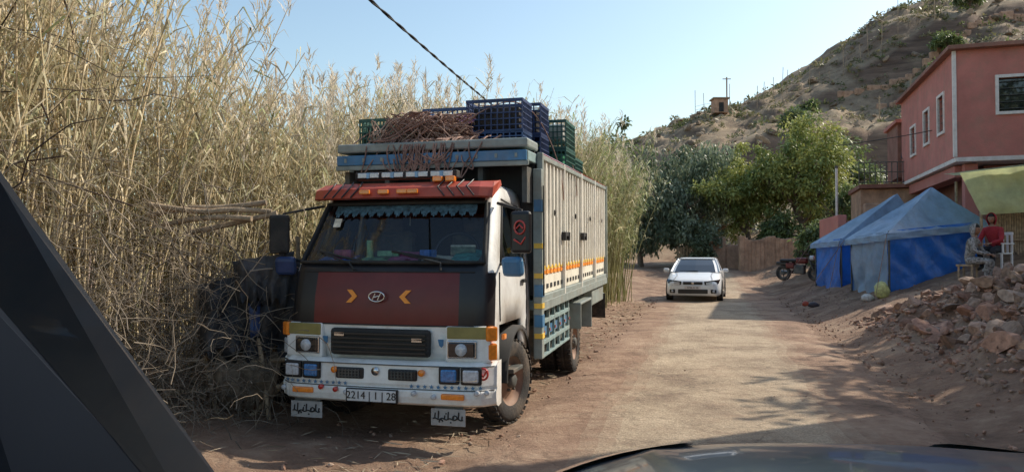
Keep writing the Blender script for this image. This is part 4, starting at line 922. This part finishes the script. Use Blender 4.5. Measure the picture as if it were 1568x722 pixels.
patch('pink_cloth',(.0,.35,cz+.46),(.22,.35,cz+.48),(.24,.5,cz+.58),(.0,.5,cz+.56),mat('pink_cloth',(.45,.18,.25),.8,var=.3,scale=15),B,wr=.15)
rp=[];rp2=[]
for k in range(120):
    cx,cy=rng.normal(-.22,.24),rng.normal(.08,.14);rr=rng.uniform(.05,.22);ph=rng.random()*6.28;tl1,tl2=rng.normal(0,.9,2)
    top=.28*math.exp(-((cx+.2)/.4)**2);hh_=cz+.22+top*rng.random()**.7;pts=[]
    fr1,fr2=rng.uniform(.35,.9),rng.uniform(.9,2.6)
    for q in range(int(rng.integers(10,26))):
        a=ph+q*fr1;r2=rr*(1+.45*math.sin(q*fr2+k));x=cx+r2*math.cos(a)*1.3+.01*q*math.cos(k);y=cy+r2*.7*math.sin(a);z=max(cz+.24,hh_+tl1*r2*math.cos(a)+tl2*r2*.7*math.sin(a)+.03*math.sin(q*1.7+k))
        pts.append((max(-.72,min(.62,x)),max(-.40,y),min(z,cz+.55)))
    (rp if k%3 else rp2).append(pts)
for k in range(34):
    x=rng.normal(-.05,.24);d_=rng.uniform(.02,.28);rp.append([(x,-.05,cz+.3),(x+.03,-.36,cz+.26),(x+rng.normal(0,.05),-.415,cz+.10),(x+rng.normal(0,.12),-.425,cz+.02-d_),(x+rng.normal(0,.15),-.42,cz+.10),(x+rng.normal(.05,.15),-.2,cz+.28)])
rp.append([(.0,.0,cz+.3),(.4,.4,cz+.74),(.75,.9,cz+.80),(1.04,1.2,cz+.1),(1.06,1.2,cz-.3)])
rp.append([(-.6,.0,cz+.2),(-.2,.5,cz+.70),(.4,1.1,cz+.84),(.75,1.9,cz+.72),(1.05,2.1,cz+.2),(1.06,2.1,cz-.2)])
rp.append([(-.98,-.2,cz+.2),(-.85,.3,cz+.56),(-.4,.8,cz+.66),(.2,1.0,cz+.77),(.8,1.3,cz+.8)])
tube('rope_heap',rp,.0072,M['rope'],B,smooth=True,res=1);tube('rope_heap_pale',rp2,.006,mat('rope_pale',(.44,.32,.25),.9,var=.4),B,smooth=True,res=1)
# ---------------------------------------------------------------- white hatchback
def hatch(name,loc,rz,paint):
    e=empty(name,loc,rz)
    st=[(0,.66,.24,.60),(.05,.76,.20,.66),(.18,.84,.18,.71),(.5,.895,.17,.79),(1.0,.905,.17,.92),(1.25,.905,.17,.96),(2.2,.91,.17,.98),(3.4,.90,.18,1.0),(3.95,.86,.22,.98),(4.18,.80,.28,.92),(4.22,.72,.32,.80)]
    V=[];F=[]
    for y,w,zb_,zt1 in st:
        h=zt1-zb_;half=[(w*.90,zb_),(w,zb_+.08),(w*1.0,zb_+h*.45),(w*.985,zb_+h*.75),(w*.94,zt1-.05),(w*.86,zt1-.01),(w*.5,zt1+.02)]
        ring=[(-x,y,z) for x,z in half]+[(0,y,zt1+.028)]+[(x,y,z) for x,z in reversed(half)];V+=ring
    n_=len(ring)
    for a in range(len(st)-1):
        for k in range(n_):b=a*n_+k;c=a*n_+(k+1)%n_;F.append((b,c,c+n_,b+n_))
    F.append(tuple(range(n_)));F.append(tuple((len(st)-1)*n_+i for i in reversed(range(n_))))
    o=meshobj('body',V,F,paint,e,bevel=.0,smooth=True)
    bm=bmesh.new();bm.from_mesh(o.data);bmesh.ops.recalc_face_normals(bm,faces=bm.faces);bm.to_mesh(o.data);bm.free()
    lv=[(.94,1.02,4.02,.80),(1.18,1.45,3.88,.72),(1.38,1.86,3.62,.62),(1.43,2.1,3.45,.55)]
    V=[]
    for z,y0,y1,w in lv: V+=[(-w,y1,z),(-w,y0+.10,z),(-w*.85,y0,z),(0,y0-.06,z),(w*.85,y0,z),(w,y0+.10,z),(w,y1,z)]
    F=[];fm=[]
    for a in range(3):
        for k in range(7):
            b=a*7+k;c=a*7+(k+1)%7;F.append((b,c,c+7,b+7));fm.append(1 if a<2 and k in(0,2,3,5,6) else 0)
    F.append(tuple(21+i for i in range(7)));fm.append(0)
    o=meshobj('greenhouse',V,F,[paint,M['dglass']],e,fm=fm)
    bm=bmesh.new();bm.from_mesh(o.data);bmesh.ops.recalc_face_normals(bm,faces=bm.faces);bm.to_mesh(o.data);bm.free()
    tube('pillars',[[(s*.81,1.1,.95),(s*.73,1.53,1.18),(s*.63,1.95,1.385)] for s in(-1,1)]+[[(s*.81,2.5,.97),(s*.64,2.55,1.38)] for s in(-1,1)],.03,paint,e)
    tube('roof_edge',[[(-.62,1.86,1.385),(0,1.80,1.39),(.62,1.86,1.385)]],.02,paint,e)
    box('upper_grille',(.62,.05,.09),(0,.0,.60),M['black'],e,bevel=.015);box('grille_chrome',(.66,.03,.015),(0,-.02,.655),M['chrome'],e);box('badge',(.10,.03,.08),(0,-.03,.61),M['chrome'],e,bevel=.02)
    box('lower_grille',(.95,.05,.14),(0,.0,.335),M['black'],e,bevel=.02);box('plate',(.52,.02,.11),(0,-.035,.46),M['wtrim'],e,bevel=.005);text('4736 A 26',.085,(0,-.05,.46),M['black'],e)
    for s in(-1,1):
        V=[(s*.36,-.02,.66),(s*.38,-.015,.55),(s*.66,.0,.53),(s*.82,.13,.60),(s*.86,.30,.735),(s*.70,.09,.705)]
        meshobj('headlamp',V,[tuple(range(6)) if s<0 else tuple(reversed(range(6)))],M['dglass'],e)
        V=[(s*.42,-.026,.635),(s*.44,-.024,.58),(s*.60,-.012,.57),(s*.62,-.002,.66)];meshobj('headlamp_inner',V,[(0,1,2,3) if s<0 else (3,2,1,0)],M['lamp'],e)
        box('fog_recess',(.2,.04,.13),(s*.66,.02,.34),M['black'],e,rot=(0,0,s*R(25)),bevel=.02);cyl('fog_lamp',.04,.03,(s*.66,-.01,.34),M['lamp'],e,'Y',14)
        box('mirror',(.19,.12,.13),(s*.99,1.32,1.0),paint,e,bevel=.04)
        box('tail_lamp',(.2,.06,.16),(s*.72,4.17,.85),M['redlens'],e,bevel=.02)
        for y in(.80,3.38):
            lathe('arch_lip',[(.30,0),(.37,0),(.37,-.02*s),(.30,-.02*s)],M['matte'],e,(s*.912,y,.33),n=26)
            wheel('wheel',(s*.82,y,.315),.315,.20,e,M['chrome'],0,s)
        tube('door_lines',[[(s*.915,1.35,.35),(s*.913,1.30,.75),(s*.86,1.3,.95)],[(s*.915,2.45,.3),(s*.915,2.45,.95)]],.006,M['matte'],e)
        box('sill',(.03,1.9,.07),(s*.91,2.1,.2),M['matte'],e)
    tube('bonnet_lines',[[(s*.62,.12,.715),(s*.55,.6,.84),(s*.60,1.0,.955)] for s in(-1,1)],.006,M['chassis'],e)
    box('wiper',(.6,.02,.015),(-.2,1.02,.985),M['matte'],e)
    return e
hatch('white_hatchback_car',(5.92,24.2,.01),R(-18),M['carwhite'])
# ---------------------------------------------------------------- motorcycle
mc=empty('motorcycle',(11.75,28.6,h1(11.75,28.6)+.02),R(48))
for y in(0,1.25):
    lathe('tyre',[(.20,.045),(.27,.065),(.31,0),(.27,-.065),(.20,-.045),(.20,.045)],M['rubber'],mc,(0,y,.31),n=24);lathe('rim',[(.20,.03),(.17,.03),(.17,-.03),(.20,-.03)],M['chassis'],mc,(0,y,.31),n=24);lathe('hub',[(.0005,.06),(.08,.06),(.08,-.06),(.0005,-.06)],M['chassis'],mc,(0,y,.31),n=12)
    multibox('spokes',[((0,y,.31),(.03,.38,.03)),((0,y,.31),(.03,.03,.38))],M['chassis'],mc)
tube('frame',[[(0,.32,.85),(0,.4,.45),(0,.8,.4),(0,1.0,.7)],[(0,.32,.85),(0,.9,.72)],[(0,.8,.4),(.08,1.25,.3)]],.03,M['matte'],mc)
tube('fork',[[(s*.09,0,.31),(s*.09,.25,.95)] for s in(-1,1)],.03,M['chassis'],mc);tube('handlebar',[(-.36,.40,1.02),(-.15,.28,1.03),(.15,.28,1.03),(.36,.40,1.02)],.018,M['matte'],mc)
box('fuel_tank',(.28,.46,.24),(0,.52,.80),M['red'],mc,bevel=.08);box('seat',(.28,.70,.12),(0,1.02,.80),M['black'],mc,bevel=.05);box('engine',(.30,.40,.36),(0,.60,.45),M['chassis'],mc,bevel=.05);cyl('headlight',.10,.14,(0,.12,.90),M['lamp'],mc,'Y');box('front_fender',(.13,.46,.04),(0,.0,.65),M['black'],mc,bevel=.015);box('rear_fender',(.16,.5,.14),(0,1.28,.68),M['black'],mc,bevel=.04);tube('exhaust',[(.14,.5,.30),(.16,1.4,.36)],.05,M['chrome'],mc);box('side_panel',(.30,.34,.22),(0,.95,.60),M['red'],mc,bevel=.05);tube('mirrors',[[(s*.30,.38,1.03),(s*.34,.34,1.18),(s*.40,.34,1.20)] for s in(-1,1)],.02,M['matte'],mc)
def sack(name,loc,s,m):
    v=IV.copy()*np.array(s);v[:,0]*=1+.5*(vnoise(v[:,2]*14+3,v[:,1]*14)-.5);v[:,1]*=1+.5*(vnoise(v[:,2]*11+9,v[:,0]*14)-.5);v[:,2]=np.maximum(v[:,2],-s[2]*.7)
    o=meshobj(name,v.tolist(),IF,m,smooth=True);o.location=(loc[0],loc[1],h1(*loc)+s[2]*.65);return o
sack('plastic_sack',(9.05,18.1),(.18,.15,.25),mat('yellow_sack',(.55,.55,.22),.5,var=.4,scale=12));sack('plastic_sack',(8.8,18.3),(.16,.12,.11),mat('white_sack',(.6,.6,.58),.5,var=.3,scale=12));sack('plastic_sack',(8.4,20.6),(.15,.10,.09),mat('dark_sack',(.06,.05,.06),.6));sack('plastic_sack',(8.5,21.4),(.10,.08,.09),M['visor'])
# ---------------------------------------------------------------- roadside shelter left of truck
SH=empty('stick_shelter',(-2.55,7.25,0),R(8))
tube('poles',[[(-.55,0,0),(-.52,.03,.9),(-.5,0,1.7)],[(.45,.1,0),(.46,.05,.9),(.42,.05,1.75)],[(-.75,-.35,.62),(0,-.36,.57),(.7,-.32,.60)],[(-.7,0,1.25),(0,.03,1.31),(.6,.05,1.30)],[(-.9,.1,.25),(-.1,.0,.9)],[(.1,0,0),(.3,0,1.2)],[(-.6,-.3,0),(-.1,-.3,.55)],[(.0,-.3,.0),(.6,-.3,.6)],[(-.7,-.36,.30),(0,-.37,.35),(.5,-.34,.33)],[(-.2,-.4,.0),(-.35,-.4,.75)],[(.25,-.4,.0),(.15,-.42,.8)]],.022,M['wood'],SH)
patch('black_cloth',(-.42,-.28,1.28),(.5,-.22,1.52),(.44,-.30,.50),(-.40,-.33,.55),M['tarpd'],SH,wr=.28,fold=.05,n=34,sag=.12,ragged=.22)
patch('black_cloth_flap',(-.1,-.36,1.50),(.45,-.30,1.60),(.40,-.42,1.0),(-.05,-.45,1.05),M['tarpd'],SH,wr=.25,fold=.05,n=22,sag=.1,ragged=.3)
patch('black_cloth_back',(-.45,.3,1.3),(.7,.3,1.45),(.7,.3,0),(-.45,.3,0),M['tarpd'],SH,wr=.2,n=22)
patch('blue_rag',(.05,-.40,1.12),(.18,-.40,1.15),(.16,-.44,.82),(.08,-.44,.80),M['crateb'],SH,wr=.15,fold=.01,n=10)
patch('ragged_sheet',(-.3,-.30,.60),(.35,-.28,.66),(.25,-.32,.05),(-.2,-.36,.03),M['dryw'],SH,wr=.25,fold=.03,n=26,ragged=.25)
lg=empty('branch_logs',(0,0,0))
tube('logs',[[(-3.45,7.0,1.94),(-3.1,6.95,2.02),(-2.7,6.9,2.0),(-2.3,6.9,2.06)],[(-3.4,6.9,2.04),(-2.9,6.85,1.95),(-2.6,6.85,2.0),(-2.25,6.9,1.97)],[(-3.3,6.95,1.84),(-2.9,6.85,1.95),(-2.4,6.8,1.90)],[(-3.0,6.9,1.78),(-2.6,6.9,1.86),(-2.2,6.9,1.96)]],.026,M['wood'],lg,smooth=True)
# ---------------------------------------------------------------- overhead cable
P=empty('overhead_cable')
pts=[];N=160
for k in range(N+1):
    t=k/N;y=-6+28*t;x=-3.56+4.32*t;z=3.8+ (4.87-3.8)*t+.25*(2*t-1)**2-.25+.13;pts.append(Vector((x,y,z)))
for s_ in(0,math.pi):
    tube('cable_strand',[p+Vector((.010*math.cos(i*1.1+s_),0,.010*math.sin(i*1.1+s_))) for i,p in enumerate(pts)],.010,M['matte'],P,res=1)
for (x,y,z) in((.76,22,4.87),(-3.56,-6,3.95)):
    q=empty('utility_pole',(x,y,h1(x,y)));cyl('post',.10,z+.3,(0,0,(z+.3)/2),M['wood'],q,r2=.075,n=12);box('bracket',(.3,.06,.06),(0,0,z),M['chassis'],q)
tube('service_wire',[(13.0,29.5,5.9),(14,25,5.6),(15.3,21.0,6.0),(17.5,17,7.2)],.015,M['matte'],smooth=True)
# ---------------------------------------------------------------- the car the photo was taken from
C=empty('car',(.84,0,.012),R(-2))
cp=mat('car_dark_paint',(.026,.038,.056),.28,var=.08,coat=.5,dirt=.14);pil=mat('pillar_trim',(.016,.026,.045),.6,var=.05)
V=[];F=[];nxx=30;yy_=[(.95,1.12),(1.3,1.105),(1.7,1.08),(2.05,1.04),(2.25,.995),(2.34,.962),(2.40,.915),(2.43,.84),(2.43,.60)]
for y,z in yy_:
    for k in range(nxx+1):
        uu=-1+2*k/nxx;V.append((uu*.86,y-.26*abs(uu)**3,z-.06*abs(uu)**3+.008*math.exp(-((abs(uu)-.6)/.06)**2)))
for a in range(len(yy_)-1):
    for k in range(nxx):b=a*(nxx+1)+k;F.append((b,b+1,b+nxx+2,b+nxx+1))
meshobj('bonnet',V,F,cp,C,smooth=True)
hl=mat('headlamp_clear',(.42,.46,.44),.12,var=.5,scale=25,coat=1)
for s in(-1,1):
    box('fender',(.12,1.4,.5),(s*.88,1.3,.70),cp,C,bevel=.05)
    V=[];F=[]
    for i_ in range(9):
        for j_ in range(4):
            uu=.42+.56*i_/8;tt_=j_/3;y=2.20+.235*tt_-.05*(1-tt_)*i_/8;z=float(np.interp(y,[a[0] for a in yy_[:8]],[a[1] for a in yy_[:8]]))
            V.append((s*uu*.86,y-.26*uu**3+.004,z-.06*uu**3+.012))
    for i_ in range(8):
        for j_ in range(3):b=i_*4+j_;F.append((b,b+1,b+5,b+4))
    meshobj('headlamp',V,F,hl,C,smooth=True)
    wheel('wheel',(s*.80,1.6,.31),.31,.2,C,M['chrome'],0,s)
box('front_bumper',(1.6,.2,.35),(0,2.15,.45),cp,C,bevel=.06);box('cowl',(1.4,.2,.04),(0,.85,1.08),M['matte'],C)
def prism(name,P_,off,m):
    n_=len(P_);Va=[Vector(p) for p in P_];Vb=[v+Vector(off) for v in Va]
    return meshobj(name,Va+Vb,[tuple(range(n_)),tuple(reversed(range(n_,2*n_)))]+[(i,n_+i,n_+(i+1)%n_,(i+1)%n_) for i in range(n_)],m,C,bevel=.008)
def cl(x,y,z):
    v=Matrix.Rotation(R(2),3,'Z')@Vector((x-.84,y,0));return (v.x,v.y,z-.012)
prism('door_trim',[cl(-.49,1.13,1.19),cl(-.340,.45,1.585),cl(-.304,.285,1.685),cl(-.55,.08,1.62),cl(-.75,.2,1.0),cl(-.62,1.1,.9)],(-.05,-.03,0),pil)
prism('windscreen_pillar',[cl(-.447,1.13,1.25),cl(-.305,.45,1.628),cl(-.270,.285,1.725),cl(-.312,.27,1.68),cl(-.345,.44,1.585),cl(-.49,1.12,1.18)],(-.03,-.02,0),cp)
# ---------------------------------------------------------------- light, world, camera
az=R(64);el=R(40)
sd=Vector((math.sin(az)*math.cos(el),math.cos(az)*math.cos(el),math.sin(el)))
L=bpy.data.lights.new('sun','SUN');L.energy=5.0;L.angle=R(.5);L.color=(1,.90,.75);so=bpy.data.objects.new('sun',L);so.rotation_euler=sd.to_track_quat('Z','Y').to_euler();link(so)
w=bpy.data.worlds.new('World');scene.world=w;w.use_nodes=True;nt=w.node_tree
sk=nt.nodes.new('ShaderNodeTexSky');sk.sky_type='NISHITA';sk.sun_disc=False;sk.sun_elevation=el;sk.sun_rotation=az;sk.dust_density=1.4;sk.air_density=1.3;sk.ozone_density=1.6
bg=nt.nodes['Background'];tm=nt.nodes.new('ShaderNodeMixRGB');tm.blend_type='MULTIPLY';tm.inputs[0].default_value=1;tm.inputs[2].default_value=(1.26,1.28,1.22,1)
nt.links.new(sk.outputs[0],tm.inputs[1]);nt.links.new(tm.outputs[0],bg.inputs[0]);bg.inputs[1].default_value=.15
cam=bpy.data.cameras.new('camera');co=bpy.data.objects.new('camera',cam);co.location=(0,0,1.58);co.rotation_euler=(R(90+1.37),0,0);cam.sensor_width=36;cam.lens=36*1130/1568;cam.clip_start=.05;cam.clip_end=3000;link(co);scene.camera=co
scene.view_settings.view_transform='Standard';scene.view_settings.look='None';scene.view_settings.exposure=0
